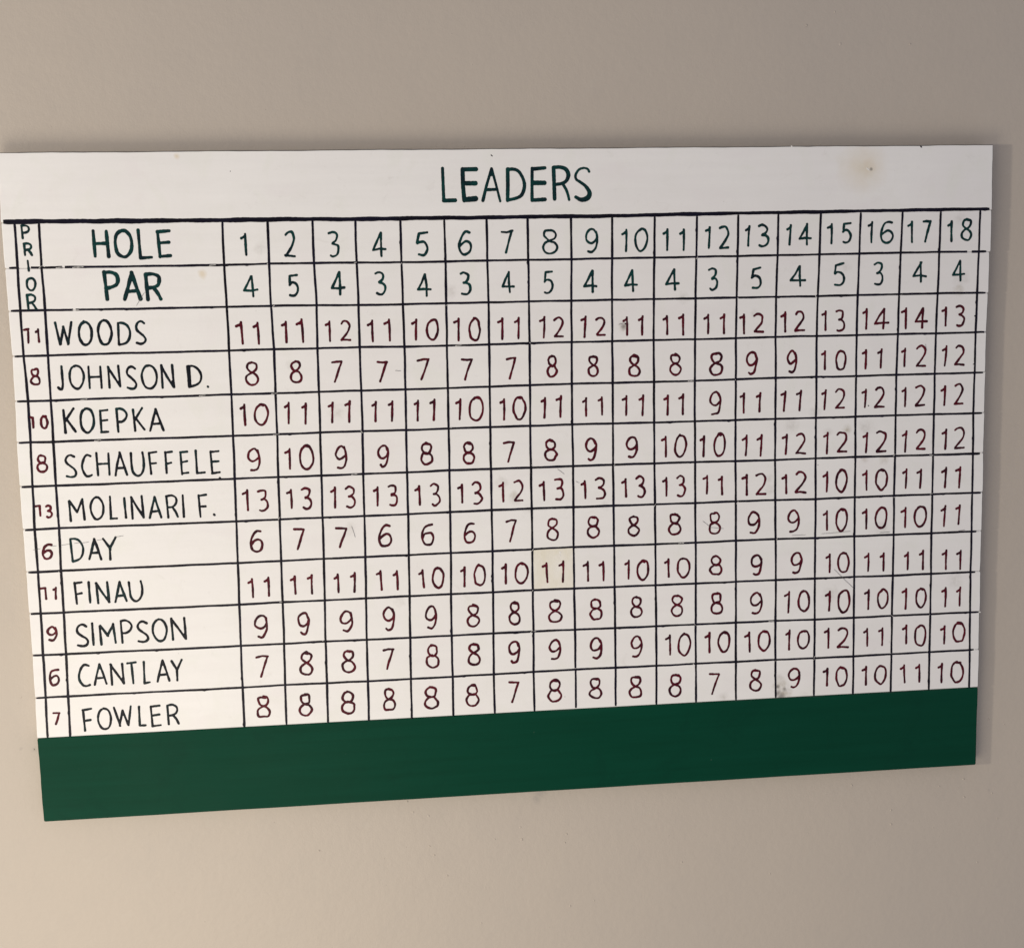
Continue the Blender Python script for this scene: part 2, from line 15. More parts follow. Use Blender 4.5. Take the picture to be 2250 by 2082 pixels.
WRITING = """
num 1 1 1.90 1:210.3,73.3,210.5,91.8
num 1 2 1.90 2:249.8,83.1,8.4,21.0
num 1 3 1.90 3:289.2,83.6,8.1,21.7
num 1 4 1.90 4:330.2,84.3,11.6,21.0
num 1 5 1.90 5:369.4,84.2,9.4,20.6
num 1 6 1.90 6:408.6,84.3,10.8,20.5
num 1 7 1.90 7:447.7,83.7,9.6,18.9
num 1 8 1.90 8:487.6,84.2,13.1,21.3
num 1 9 1.90 9:526.3,84.1,10.3,21.1
num 1 10 1.90 1:559.2,74.5,558.7,94.0 0:573.4,84.0,11.0,20.2
num 1 11 1.90 1:598.1,74.7,597.8,93.7 1:613.7,75.3,613.5,94.0
num 1 12 1.90 1:638.5,73.5,637.6,92.5 2:652.2,83.0,8.2,19.8
num 1 13 1.90 1:676.6,73.1,675.5,90.9 3:690.4,81.8,9.0,19.6
num 1 14 1.90 1:716.7,72.7,715.5,90.5 4:730.6,81.1,10.9,19.2
num 1 15 1.90 1:756.5,72.1,756.4,90.0 5:771.1,80.5,8.0,18.9
num 1 16 1.90 1:796.2,70.8,795.6,89.7 6:810.7,80.6,11.4,19.7
num 1 17 1.90 1:835.4,71.1,835.8,90.1 7:850.2,80.4,7.3,19.2
num 1 18 1.90 1:874.9,71.3,875.1,89.7 8:890.1,79.3,9.1,20.1
num 2 1 1.90 4:212.8,119.9,12.0,18.3
num 2 2 1.90 5:251.2,119.7,8.0,18.9
num 2 3 1.90 4:291.6,119.1,11.2,19.8
num 2 4 1.90 3:330.1,119.4,8.3,19.9
num 2 5 1.90 4:370.2,121.9,11.4,19.7
num 2 6 1.90 3:408.0,121.2,8.8,20.0
num 2 7 1.90 4:447.1,120.8,10.6,18.4
num 2 8 1.90 5:485.1,121.6,8.2,19.5
num 2 9 1.90 4:524.8,121.4,11.8,18.9
num 2 10 1.90 4:563.1,121.6,11.1,18.5
num 2 11 1.90 4:602.7,121.6,12.2,18.3
num 2 12 1.90 3:641.9,121.1,7.8,19.4
num 2 13 1.90 5:683.4,121.0,8.9,19.5
num 2 14 1.90 4:724.1,120.3,12.9,18.5
num 2 15 1.90 5:764.3,119.5,10.0,20.0
num 2 16 1.90 3:803.3,119.3,8.7,20.2
num 2 17 1.90 4:843.7,118.4,12.5,18.1
num 2 18 1.90 4:883.1,117.8,11.0,18.8
num 3 1 1.85 1:202.9,152.2,203.7,171.4 1:217.7,152.9,218.2,171.9
num 3 2 1.85 1:243.1,152.6,243.1,171.1 1:257.4,150.7,258.1,171.2
num 3 3 1.85 1:282.6,153.1,282.5,170.9 2:297.0,162.1,8.1,17.4
num 3 4 1.85 1:321.5,153.1,321.5,172.1 1:336.9,152.6,337.1,171.8
num 3 5 1.85 1:361.9,153.3,361.1,171.5 0:376.6,162.7,10.1,18.2
num 3 6 1.85 1:401.0,153.2,400.5,173.1 0:415.6,163.4,9.7,20.3
num 3 7 1.85 1:441.6,154.0,441.2,172.8 1:456.9,153.7,456.3,172.5
num 3 8 1.85 1:481.0,153.4,480.1,172.4 2:494.2,163.1,8.1,17.6
num 3 9 1.85 1:519.9,153.8,518.6,172.7 2:533.8,163.3,7.9,16.5
num 3 10 1.85 1:559.0,155.3,559.1,171.6 1:574.0,154.7,573.5,171.9
num 3 11 1.85 1:597.2,155.2,597.5,171.8 1:612.9,153.9,612.9,172.6
num 3 12 1.85 1:637.0,154.7,636.9,172.1 1:652.5,154.8,652.3,172.2
num 3 13 1.85 1:671.7,155.2,671.8,172.9 2:685.9,163.6,8.4,17.4
num 3 14 1.85 1:712.0,153.8,712.0,172.0 2:726.1,162.8,8.5,18.0
num 3 15 1.85 1:751.6,154.0,751.6,171.4 3:766.1,162.9,7.7,19.6
num 3 16 1.85 1:792.1,152.7,791.8,171.2 4:807.0,162.1,12.9,18.5
num 3 17 1.85 1:831.4,152.7,831.3,171.8 4:846.4,161.9,11.2,17.8
num 3 18 1.85 1:871.3,153.0,871.2,169.9 3:885.9,161.0,7.7,19.1
num 4 1 1.85 8:210.7,198.6,10.8,20.4
num 4 2 1.85 8:250.5,198.3,9.6,18.9
num 4 3 1.85 7:287.4,199.1,9.0,18.1
num 4 4 1.85 7:329.0,200.0,8.5,18.2
num 4 5 1.85 7:367.2,199.1,9.9,18.6
num 4 6 1.85 7:407.6,199.9,9.6,18.7
num 4 7 1.85 7:448.9,200.4,7.8,18.8
num 4 8 1.85 8:487.6,199.4,8.7,19.4
num 4 9 1.85 8:526.6,200.0,9.1,18.5
num 4 10 1.85 8:565.8,200.9,10.0,19.2
num 4 11 1.85 8:605.2,200.6,10.1,18.7
num 4 12 1.85 8:645.1,200.9,11.8,20.4
num 4 13 1.85 9:679.5,201.4,9.7,19.7
num 4 14 1.85 9:718.9,200.7,8.5,19.3
num 4 15 1.85 1:751.5,191.8,751.4,208.7 0:767.3,200.9,9.6,17.8
num 4 16 1.85 1:792.1,191.8,791.8,209.3 1:807.7,191.3,807.0,208.7
num 4 17 1.85 1:831.3,191.1,830.7,207.9 2:847.2,198.9,8.8,19.1
num 4 18 1.85 1:872.8,189.7,871.3,208.6 2:886.2,198.9,8.9,18.4
num 5 1 1.85 1:202.5,227.0,202.6,245.6 0:217.6,236.3,11.4,18.6
num 5 2 1.85 1:242.7,226.3,241.9,245.3 1:258.2,227.7,257.3,246.1
num 5 3 1.85 1:282.7,227.5,281.7,245.5 1:298.4,226.7,297.3,245.6
num 5 4 1.85 1:322.4,228.0,321.5,245.7 1:337.6,227.8,336.7,245.9
num 5 5 1.85 1:361.4,227.8,360.5,246.3 1:376.6,227.3,375.5,246.1
num 5 6 1.85 1:400.8,227.7,399.6,246.3 0:415.3,237.0,12.1,22.0
num 5 7 1.85 1:441.7,228.8,441.3,247.8 0:455.9,237.6,11.2,21.1
num 5 8 1.85 1:480.4,228.7,479.5,247.1 1:495.6,227.5,494.7,246.9
num 5 9 1.85 1:519.4,230.1,519.2,246.7 1:534.4,229.6,534.5,246.1
num 5 10 1.85 1:558.0,229.2,557.6,247.2 1:574.1,229.0,573.3,247.7
num 5 11 1.85 1:597.9,230.0,597.5,247.8 1:612.7,229.2,612.3,247.8
num 5 12 1.85 9:644.0,238.6,10.1,21.5
num 5 13 1.85 1:672.0,230.1,671.7,248.3 1:688.1,230.0,687.2,247.4
num 5 14 1.85 1:712.8,229.2,711.2,247.7 1:728.2,229.0,726.7,247.6
num 5 15 1.85 1:752.7,229.1,751.4,247.5 2:766.8,237.9,8.4,18.4
num 5 16 1.85 1:792.7,229.6,791.8,246.5 2:806.6,237.4,9.0,18.9
num 5 17 1.85 1:832.4,229.1,832.1,246.8 2:847.1,237.0,8.7,18.9
num 5 18 1.85 1:872.3,228.7,871.8,246.7 2:886.3,236.5,7.8,19.1
num 6 1 1.85 9:209.0,277.8,10.1,20.2
num 6 2 1.85 1:241.7,269.0,241.4,287.5 0:256.6,277.4,11.9,22.6
num 6 3 1.85 9:288.6,278.2,9.6,20.8
num 6 4 1.85 9:327.6,278.7,9.5,19.5
num 6 5 1.85 8:368.0,277.6,10.4,19.7
num 6 6 1.85 8:407.2,278.5,10.1,19.6
num 6 7 1.85 7:445.7,278.8,9.3,18.7
num 6 8 1.85 8:485.0,278.1,10.8,19.1
num 6 9 1.85 9:523.6,278.9,9.8,20.8
num 6 10 1.85 9:563.0,278.2,10.2,19.5
num 6 11 1.85 1:595.6,269.0,595.7,287.9 0:610.1,278.1,10.4,20.3
num 6 12 1.85 1:633.0,269.9,632.4,288.8 0:648.0,278.4,10.9,21.0
num 6 13 1.85 1:674.8,270.2,673.9,289.2 1:689.6,270.4,688.5,290.3
num 6 14 1.85 1:714.4,270.8,713.4,289.3 2:728.2,279.9,8.8,19.0
num 6 15 1.85 1:755.1,270.3,754.4,290.3 2:769.3,279.7,9.0,19.1
num 6 16 1.85 1:794.6,271.8,793.6,290.4 2:808.7,280.5,8.9,19.4
num 6 17 1.85 1:834.2,271.2,833.1,291.1 2:848.6,279.9,8.5,19.5
num 6 18 1.85 1:874.5,270.9,873.9,289.7 2:888.2,279.7,9.4,20.1
num 7 1 1.85 1:201.5,306.0,201.5,324.6 3:215.6,315.9,8.3,19.1
num 7 2 1.85 1:241.4,307.2,241.5,324.2 3:255.7,315.8,8.3,19.0
num 7 3 1.85 1:281.9,306.4,281.4,325.2 3:295.9,315.8,8.3,19.5
num 7 4 1.85 1:321.3,307.5,320.8,324.7 3:335.3,315.8,7.6,18.5
num 7 5 1.85 1:360.0,308.0,360.3,325.5 3:375.0,316.7,7.9,20.0
num 7 6 1.85 1:400.2,308.2,400.2,324.8 3:414.4,316.5,8.2,20.1
num 7 7 1.85 1:439.1,307.6,439.1,325.3 2:453.5,315.9,7.7,18.4
num 7 8 1.85 1:477.8,308.2,478.1,325.7 3:492.6,315.7,8.2,20.1
num 7 9 1.85 1:517.1,308.7,517.5,325.2 3:532.0,316.3,8.8,20.0
num 7 10 1.85 1:556.5,308.4,556.9,325.0 3:571.1,316.2,7.6,19.6
num 7 11 1.85 1:596.1,308.4,596.1,325.8 3:610.5,316.8,8.0,19.5
num 7 12 1.85 1:636.0,307.9,635.7,325.0 1:650.5,309.4,650.8,326.2
num 7 13 1.85 1:675.0,308.6,675.1,327.5 2:689.1,317.8,8.7,19.9
num 7 14 1.85 1:713.9,310.1,714.3,327.5 2:728.8,317.5,10.2,19.6
num 7 15 1.85 1:755.1,308.4,754.7,327.5 0:769.5,317.6,10.3,21.0
num 7 16 1.85 1:794.7,308.5,794.8,327.3 0:809.9,317.7,10.9,20.1
num 7 17 1.85 1:835.0,308.4,834.4,326.9 1:849.9,309.2,849.1,327.2
num 7 18 1.85 1:875.4,308.2,874.5,327.5 1:889.9,308.2,889.0,328.3
num 8 1 1.85 6:208.0,354.2,10.8,20.0
num 8 2 1.85 7:247.3,353.8,9.1,19.8
num 8 3 1.85 7:286.6,353.8,9.5,17.9
num 8 4 1.85 6:326.8,353.8,11.5,19.9
num 8 5 1.85 6:366.7,354.4,10.7,19.6
num 8 6 1.85 6:406.6,354.4,10.0,19.0
num 8 7 1.85 7:446.2,353.9,9.0,19.9
num 8 8 1.85 8:485.6,353.9,10.6,19.8
num 8 9 1.85 8:524.9,353.3,10.9,20.0
num 8 10 1.85 8:564.0,353.7,9.9,18.6
num 8 11 1.85 8:604.2,353.6,11.1,19.9
num 8 12 1.85 8:643.4,354.4,10.8,20.2
num 8 13 1.85 9:682.1,355.3,10.6,20.7
num 8 14 1.85 9:721.8,355.0,10.6,20.4
num 8 15 1.85 1:755.3,346.6,755.5,365.1 0:770.0,355.8,10.9,21.4
num 8 16 1.85 1:795.1,346.5,795.1,365.4 0:810.0,355.3,10.9,19.3
num 8 17 1.85 1:834.9,346.5,834.6,365.7 0:849.8,355.5,11.4,19.7
num 8 18 1.85 1:875.5,346.2,874.4,366.2 1:890.3,346.1,889.3,364.5
num 9 1 1.85 1:202.1,389.7,202.4,406.9 1:217.2,388.8,217.1,406.1
num 9 2 1.85 1:241.5,389.0,241.7,405.3 1:257.3,388.4,257.0,405.7
num 9 3 1.85 1:281.4,388.8,281.6,405.8 1:297.3,388.0,296.5,405.9
num 9 4 1.85 1:321.4,387.1,322.1,405.1 1:336.8,387.9,337.1,405.4
num 9 5 1.85 1:360.9,388.3,361.9,404.6 0:375.5,396.0,10.3,19.4
num 9 6 1.85 1:400.8,387.2,400.3,405.3 0:415.1,395.3,10.3,19.6
num 9 7 1.85 1:440.1,386.0,439.8,404.3 0:455.1,395.0,12.0,19.1
num 9 8 1.85 1:479.2,386.4,479.9,404.8 1:495.4,385.4,494.7,405.2
num 9 9 1.85 1:519.1,386.7,519.2,405.2 1:534.1,387.4,534.2,405.6
num 9 10 1.85 1:559.0,387.3,558.6,405.0 0:572.9,397.3,10.5,18.4
num 9 11 1.85 1:597.8,387.7,598.1,404.8 0:612.6,396.7,11.6,19.0
num 9 12 1.85 8:644.8,395.7,10.9,18.5
num 9 13 1.85 9:685.1,396.9,10.7,19.0
num 9 14 1.85 9:725.1,397.0,10.3,19.9
num 9 15 1.85 1:758.6,389.8,758.6,407.3 0:772.6,398.2,11.1,19.6
num 9 16 1.85 1:797.9,390.4,797.7,408.0 1:813.4,390.8,813.4,408.1
num 9 17 1.85 1:838.2,390.9,838.1,407.9 1:853.7,390.0,853.8,408.3
num 9 18 1.85 1:877.6,390.7,877.5,409.3 1:892.5,391.4,892.4,410.0
num 10 1 1.85 9:208.7,435.0,10.7,21.1
num 10 2 1.85 9:247.9,434.7,9.8,19.9
num 10 3 1.85 9:288.0,434.0,10.6,19.0
num 10 4 1.85 9:328.0,433.2,10.4,20.7
num 10 5 1.85 9:367.7,434.2,9.5,21.0
num 10 6 1.85 8:408.1,434.2,11.1,20.5
num 10 7 1.85 8:447.7,433.7,9.9,20.8
num 10 8 1.85 8:486.7,433.8,12.5,21.3
num 10 9 1.85 8:526.5,433.7,11.4,20.2
num 10 10 1.85 8:566.2,433.4,11.1,19.7
num 10 11 1.85 8:606.4,433.6,11.2,19.9
num 10 12 1.85 8:645.6,433.3,11.1,19.9
num 10 13 1.85 9:684.8,434.9,11.1,20.4
num 10 14 1.85 1:718.1,425.1,717.3,445.7 0:732.9,435.3,11.0,19.8
num 10 15 1.85 1:759.2,426.7,758.6,445.6 0:773.5,437.1,11.6,21.9
num 10 16 1.85 1:798.9,426.8,798.5,446.0 0:813.0,436.3,10.9,17.9
num 10 17 1.85 1:837.1,427.5,836.8,447.5 0:852.8,437.2,10.2,18.6
num 10 18 1.85 1:877.9,428.3,877.7,447.1 1:893.0,428.6,892.7,446.9
num 11 1 1.85 7:208.2,473.4,10.1,19.0
num 11 2 1.85 8:249.2,473.0,11.1,21.1
num 11 3 1.85 8:288.5,472.8,10.9,20.7
num 11 4 1.85 7:326.5,472.5,9.2,18.6
num 11 5 1.85 8:368.1,472.2,11.3,21.7
num 11 6 1.85 8:407.7,471.9,10.6,20.3
num 11 7 1.85 9:446.4,472.0,10.2,20.8
num 11 8 1.85 9:486.2,471.2,10.4,18.8
num 11 9 1.85 9:526.3,472.2,10.3,20.4
num 11 10 1.85 9:565.8,472.2,10.3,20.2
num 11 11 1.85 1:598.9,462.9,599.2,482.1 0:613.3,472.8,11.3,21.1
num 11 12 1.85 1:638.4,462.4,638.4,481.7 0:652.9,472.3,10.7,20.1
num 11 13 1.85 1:678.1,464.0,678.7,483.1 0:693.2,473.0,11.2,19.8
num 11 14 1.85 1:718.9,463.6,718.4,482.9 0:733.0,473.6,11.2,18.3
num 11 15 1.85 1:758.3,463.8,758.3,483.2 2:773.1,474.0,10.2,19.5
num 11 16 1.85 1:797.8,466.0,798.1,483.4 1:813.5,466.1,813.4,483.2
num 11 17 1.85 1:838.1,464.5,838.2,482.7 0:852.5,475.4,10.8,20.6
num 11 18 1.85 1:877.7,467.4,877.6,484.9 0:892.8,474.2,12.0,19.3
num 12 1 1.85 8:207.3,512.9,11.8,19.8
num 12 2 1.85 8:246.7,513.1,10.8,20.7
num 12 3 1.85 8:286.8,513.0,12.1,21.1
num 12 4 1.85 8:325.7,512.4,10.7,21.3
num 12 5 1.85 8:365.7,512.7,12.5,21.4
num 12 6 1.85 8:405.4,512.4,11.5,20.7
num 12 7 1.85 7:445.8,511.5,9.2,19.6
num 12 8 1.85 8:485.3,512.2,12.3,21.2
num 12 9 1.85 8:525.0,512.0,11.3,19.8
num 12 10 1.85 8:564.7,512.7,11.6,20.7
num 12 11 1.85 8:604.4,513.1,11.5,21.5
num 12 12 1.85 7:643.3,513.6,9.5,20.1
num 12 13 1.85 8:684.6,512.4,10.9,21.4
num 12 14 1.85 9:723.9,512.3,11.4,19.1
num 12 15 1.85 1:757.7,504.6,757.4,521.4 0:772.1,513.2,11.1,18.8
num 12 16 1.85 1:797.4,504.6,797.4,522.8 0:812.3,513.4,11.0,18.6
num 12 17 1.85 1:836.6,504.9,837.5,522.6 1:852.3,505.3,852.7,522.7
num 12 18 1.85 1:876.0,505.6,875.8,524.5 0:891.9,514.8,12.4,20.7
prior 3 0 1.75 i:15.7,154.6,15.3,166.2 -:12.3,154.7,16.0,154.0 1:24.4,154.4,24.6,165.5
prior 4 0 1.75 8:19.2,196.7,7.4,14.1
prior 5 0 1.75 i:14.5,233.4,14.6,242.2 -:11.9,232.6,14.4,233.4 0:24.3,237.6,5.6,10.9
prior 6 0 1.75 8:20.0,275.0,8.4,14.9
prior 7 0 1.75 i:15.5,313.7,15.5,322.7 -:11.2,314.0,15.4,313.5 3:23.3,319.1,4.9,10.7
prior 8 0 1.75 6:19.4,356.2,8.3,13.5
prior 9 0 1.75 i:15.4,389.9,15.7,399.9 -:11.1,390.2,15.4,389.7 1:24.9,389.8,24.3,400.2
prior 10 0 1.75 9:18.9,432.7,7.7,12.3
prior 11 0 1.75 6:18.3,474.2,8.5,14.9
prior 12 0 1.75 7:18.1,513.4,5.7,10.4
word 1 HOLE 2.50 H:83.4,80.0,12.2,22.4 O:103.1,80.3,14.6,23.6 L:121.6,81.3,10.1,24.5 E:138.3,80.7,10.4,22.8
word 2 PAR 2.90 P:90.6,116.9,12.1,23.9 A:108.5,117.8,14.0,23.4 R:126.8,118.6,12.6,23.1
word 1 PRI 1.70 P:19.0,68.5,6.5,11.0 R:20.2,83.9,6.4,10.2 I:19.6,98.2,0.5,8.6
word 2 OR 1.70 O:21.0,114.4,7.4,10.5 R:20.3,130.3,7.3,13.0
word 3 WOODS 1.90 W:46.4,158.6,14.2,19.9 O:65.2,159.1,11.1,20.4 O:82.2,158.5,11.5,21.8 D:98.9,159.8,10.9,20.0 S:113.7,159.6,8.1,20.1
word 4 JOHNSON_D 1.85 J:40.9,198.2,4.2,20.2 O:55.2,197.8,12.0,20.5 H:71.4,198.3,10.8,19.2 N:88.0,198.5,10.0,19.2 S:103.3,199.6,7.9,20.3 O:119.1,199.4,13.1,21.2 N:135.1,199.4,10.5,20.5 D:158.9,199.8,12.4,19.2 .:170.8,209.8,0.5,0.5
word 5 KOEPKA 1.85 K:46.6,236.8,9.7,22.0 O:62.2,237.2,11.6,21.7 E:76.9,238.4,6.7,20.4 P:92.5,237.8,9.0,20.8 K:107.7,237.8,9.1,20.4 A:123.0,238.4,11.5,19.4
word 6 SCHAUFFELE 1.75 S:45.0,278.2,8.6,20.2 C:59.1,278.5,8.2,19.5 H:73.7,277.3,10.7,20.2 A:89.1,277.6,10.3,20.8 U:104.5,278.4,11.4,21.4 F:118.3,277.7,6.8,19.6 F:132.2,277.9,6.0,20.2 E:146.1,278.6,6.4,20.6 L:160.3,278.5,7.2,21.1 E:173.7,279.0,7.5,20.2
word 7 MOLINARI_F 1.75 M:47.8,318.9,13.2,19.9 O:66.0,317.7,11.3,20.5 L:80.5,318.0,5.7,20.6 I:90.9,318.3,0.5,18.3 N:101.8,318.2,10.4,20.2 A:117.7,318.8,10.2,19.2 R:132.9,318.4,9.5,20.0 I:143.1,318.6,0.5,20.3 F:160.6,319.1,6.8,20.4 .:170.8,327.9,0.5,0.7
word 8 DAY 1.80 D:45.8,355.3,10.7,21.6 A:61.7,355.5,10.3,18.7 Y:75.2,355.4,11.2,20.1
word 9 FINAU 1.75 F:45.0,395.9,6.5,19.9 I:54.5,395.6,0.5,19.0 N:66.3,396.5,10.8,19.0 A:82.1,396.3,10.1,18.3 U:96.2,396.4,11.6,18.5
word 10 SIMPSON 1.75 S:45.6,435.7,9.5,20.5 I:55.2,434.9,0.5,20.3 M:68.3,435.7,13.8,19.2 P:85.5,433.8,9.8,20.9 S:100.2,435.0,9.1,19.5 O:115.7,434.2,12.7,20.6 N:132.9,433.7,12.8,20.4
word 11 CANTLAY 1.75 C:45.0,473.7,9.6,20.2 A:59.4,473.3,10.6,19.0 N:74.8,473.9,11.3,19.5 T:88.4,473.6,7.4,20.1 L:101.7,473.9,4.9,20.5 A:116.6,473.1,11.0,19.6 Y:129.4,473.2,9.1,19.9
word 12 FOWLER 1.75 F:45.7,516.3,7.8,20.5 O:61.0,516.3,11.6,20.1 W:78.0,514.7,15.7,18.6 L:95.3,515.7,5.5,18.8 E:107.6,516.0,8.3,19.5 R:123.3,515.4,9.6,18.5
"""
SPOTS = [(786.2, 20.4, 24, 's'), (790.2, 21.3, 9, 's'), (170.5, 108.2, 4, 'y'), (153.4, 4.6, 3, 'y'), (500.9, 382.6, 3, 'c'), (556.6, 163.3, 6, 'g2'), (884.9, 124.5, 9, 'g'), (794.3, 266.7, 9, 'g'), (811.8, 299.3, 5, 'g2'), (773.8, 268.3, 5, 'g2'), (719.4, 262.2, 8, 'g'), (741.8, 249.7, 6, 'g'), (449.5, 323.0, 7, 'g'), (436.8, 307.4, 6, 'g'), (294.9, 345.3, 7, 'g'), (760.0, 429.4, 9, 'g'), (712.4, 522.3, 10, 'g'), (888.1, 421.4, 9, 'g'), (697.3, 323.3, 6, 'g'), (770.6, 111.7, 6, 'g'), (883.4, 68.6, 6, 'g'), (812.1, 365.8, 8, 'g'), (224.5, 86.0, 6, 'g'), (612.5, 138.6, 6, 'g'), (286.2, 236.2, 8, 'g'), (209.3, 574.6, 5, 'g'), (707.3, 526.6, 3.5, 'b'), (710.6, 530.5, 4, 'b'), (714.3, 522.8, 2.5, 'b'), (707.3, 520.1, 2.5, 'b'), (555.8, 163.3, 4, 'b'), (559.2, 161.7, 2.5, 'b'), (794.2, 21.7, 1.5, 'b'), (711.4, 519.0, 8, 'g2'), (714.3, 528.8, 8, 'g2'), (708.6, 510.9, 5, 'g'), (710.1, 526.8, 7, 'g'), (462.3, 334.4, 5, 'g'), (883.0, 137.5, 6, 'g2'), (697.2, 312.2, 5, 'g'), (792.5, 297.7, 4, 'g2'), (246.5, 191.2, 5, 'g'), (394.2, 128.0, 6, 'g'), (755.6, 269.9, 5, 'g'), (735.7, 531.9, 6, 'g'), (652.6, 527.3, 6, 'g'), (682.9, 155.0, 5, 'g'), (536.7, 332.8, 5, 'g'), (339.3, 416.9, 6, 'g'), (611.4, 552.8, 4, 'g'), (449.6, 318.7, 4, 'g2'), (498.7, 377.6, 4, 'g2')]
SCRATCHES = [[(31.9, 350.6), (39.5, 349.9)], [(43.6, 349.4), (50.2, 348.9)], [(50.7, 349.1), (56.9, 348.5)], [(64.0, 347.4), (70.2, 346.6)], [(79.9, 344.9), (88.1, 344.1)], [(7.0, 354.1), (13.6, 353.1)], [(23.3, 351.3), (27.8, 351.2)], [(296.2, 343.2), (299.2, 354.1)], [(631.6, 351.5), (639.7, 358.1), (652.3, 359.9)], [(508.5, 308.6), (511.9, 310.0)], [(551.0, 161.9), (554.9, 161.1)], [(762.9, 404.5), (775.0, 416.4), (783.5, 424.6)], [(111.4, 135.4), (119.2, 123.4)], [(750.0, 368.7), (778.9, 367.6)], [(808.5, 370.2), (819.1, 369.7)], [(720.3, 369.3), (734.0, 369.0)], [(889.1, 371.6), (896.1, 370.9)], [(851.2, 187.3), (852.8, 193.5)], [(491.2, 296.3), (497.7, 301.3)], [(341.0, 199.5), (346.4, 200.0)]]
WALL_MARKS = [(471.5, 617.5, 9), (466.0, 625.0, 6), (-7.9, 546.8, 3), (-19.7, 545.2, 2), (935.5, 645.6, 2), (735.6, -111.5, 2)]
NIBS = [(831.4, 660.5), (908.0, 632.3), (909.1, 651.6), (939.0, 649.2), (831.7, 675.5), (933.3, 570.6), (882.2, 638.3), (789.5, 631.5), (945.7, 676.8), (340.1, 619.7), (345.5, 631.1), (360.4, 635.7), (360.4, 666.8), (365.0, 676.4), (424.9, 664.2), (451.8, 666.0), (496.9, 663.5), (499.1, 738.8), (735.6, -112.4), (836.8, -95.3), (768.5, -95.3), (450.7, 653.3), (523.4, 734.9), (925.2, 722.7), (-7.9, 546.4), (762.9, -124.6), (613.4, 700.8), (704.5, 719.3), (409.6, 750.1), (565.6, 610.4), (253.1, 664.0), (495.0, 672.3), (377.3, 698.3), (949.9, 576.8)]
FLECKS = [(199.8, 17.9, 0.9, 'd', 0.1), (434.4, 5.7, 1.0, 'd', 1.2), (842.5, 1.1, 1.3, 'd', 1.0), (790.2, 20.9, 1.3, 'w', 2.2), (492.6, 376.5, 1.8, 'w', 0.4), (492.6, 379.1, 1.2, 'w', 0.3), (177.3, 293.9, 2.4, 'd', 0.4), (557.5, 161.2, 1.4, 'd', 0.2), (559.2, 165.9, 1.9, 'd', 0.4), (795.3, 245.1, 1.3, 's', 0.4), (716.6, -0.2, 1.2, 'w', 0.8), (3.8, 100.4, 0.8, 's', 0.3), (900.6, 161.4, 1.6, 'd', 0.2), (900.5, 207.9, 1.2, 'd', 0.1), (745.6, 301.0, 0.9, 's', 0.3), (495.0, 518.7, 0.8, 's', 0.1)]


MM = 0.001
scene = bpy.context.scene
COL = scene.collection

# ------------------------------------------------------------------ frames
# world: the wall is the plane y = 0, the room is at y < 0, z up
LEAN = 0.0040                      # the board leans out a little at its top (radians)
BASE = Vector((0.0, -0.0135, 1.20))  # bottom edge of the board's front face, middle
BOARD = Matrix.Translation(BASE) @ Matrix.Rotation(LEAN, 4, 'X')

def loc(x, y, h=0.0):
    """point of the board: mm from the top left corner, h mm in front of the face -> board object space"""
    return ((x - BOARD_W / 2) * MM, -h * MM, (BOARD_H - y) * MM)

# ------------------------------------------------------------------ camera
cam_d = bpy.data.cameras.new("camera")
cam = bpy.data.objects.new("camera", cam_d)
COL.objects.link(cam)
R = np.array(CAM_R); T = np.array(CAM_T)
cpos = -R.T @ T                                  # in board mm axes
def bvec(v):                                     # board (x right, y down, z into wall) -> object axes
    return Vector((v[0], v[2], -v[1]))
p = Vector(loc(cpos[0], cpos[1])) + Vector((0, cpos[2] * MM, 0))
right, down, fwd = bvec(R[0]), bvec(R[1]), bvec(R[2])
m = Matrix.Identity(4)
for i, v in enumerate((right, -down, -fwd)):
    for k in range(3):
        m[k][i] = v[k]
m.translation = p
cam.matrix_world = BOARD @ m
cam_d.sensor_width = 36
cam_d.sensor_fit = 'HORIZONTAL'
cam_d.lens = LENS
cam_d.clip_start = 0.05
cam_d.clip_end = 100
scene.camera = cam

# ------------------------------------------------------------------ light (indoors, evening lamps)
world = bpy.data.worlds.new("World")
scene.world = world
world.use_nodes = True
bg = world.node_tree.nodes["Background"]
bg.inputs[0].default_value = (1.0, 0.98, 1.05, 1)
bg.inputs[1].default_value = 0.37

def area(name, pos, target, size, power, color, sizey=None):
    l = bpy.data.lights.new(name, 'AREA')
    l.energy = power; l.color = color; l.size = size
    if sizey:
        l.shape = 'RECTANGLE'; l.size_y = sizey
    o = bpy.data.objects.new(name, l)
    COL.objects.link(o)
    o.location = pos
    o.rotation_euler = (Vector(target) - Vector(pos)).to_track_quat('-Z', 'Y').to_euler()
    return o
def bulb(name, pos, radius, power, color):
    l = bpy.data.lights.new(name, 'POINT')
    l.energy = power; l.color = color; l.shadow_soft_size = radius
    o = bpy.data.objects.new(name, l); COL.objects.link(o); o.location = pos
    return o

bulb("lamp_bulb", (-1.6, -1.2, 1.67), 0.055, 54.0, (1.0, 0.90, 0.74))
area("lamp_shade_glow", (-0.58, -0.92, 0.88), (-0.3, 0, 1.1), 0.75, 6.5, (1.0, 0.89, 0.70))

scene.view_settings.view_transform = 'Standard'
scene.view_settings.look = 'None'
scene.view_settings.exposure = 0.0
scene.view_settings.gamma = 1.0
scene.view_settings.use_curve_mapping = False

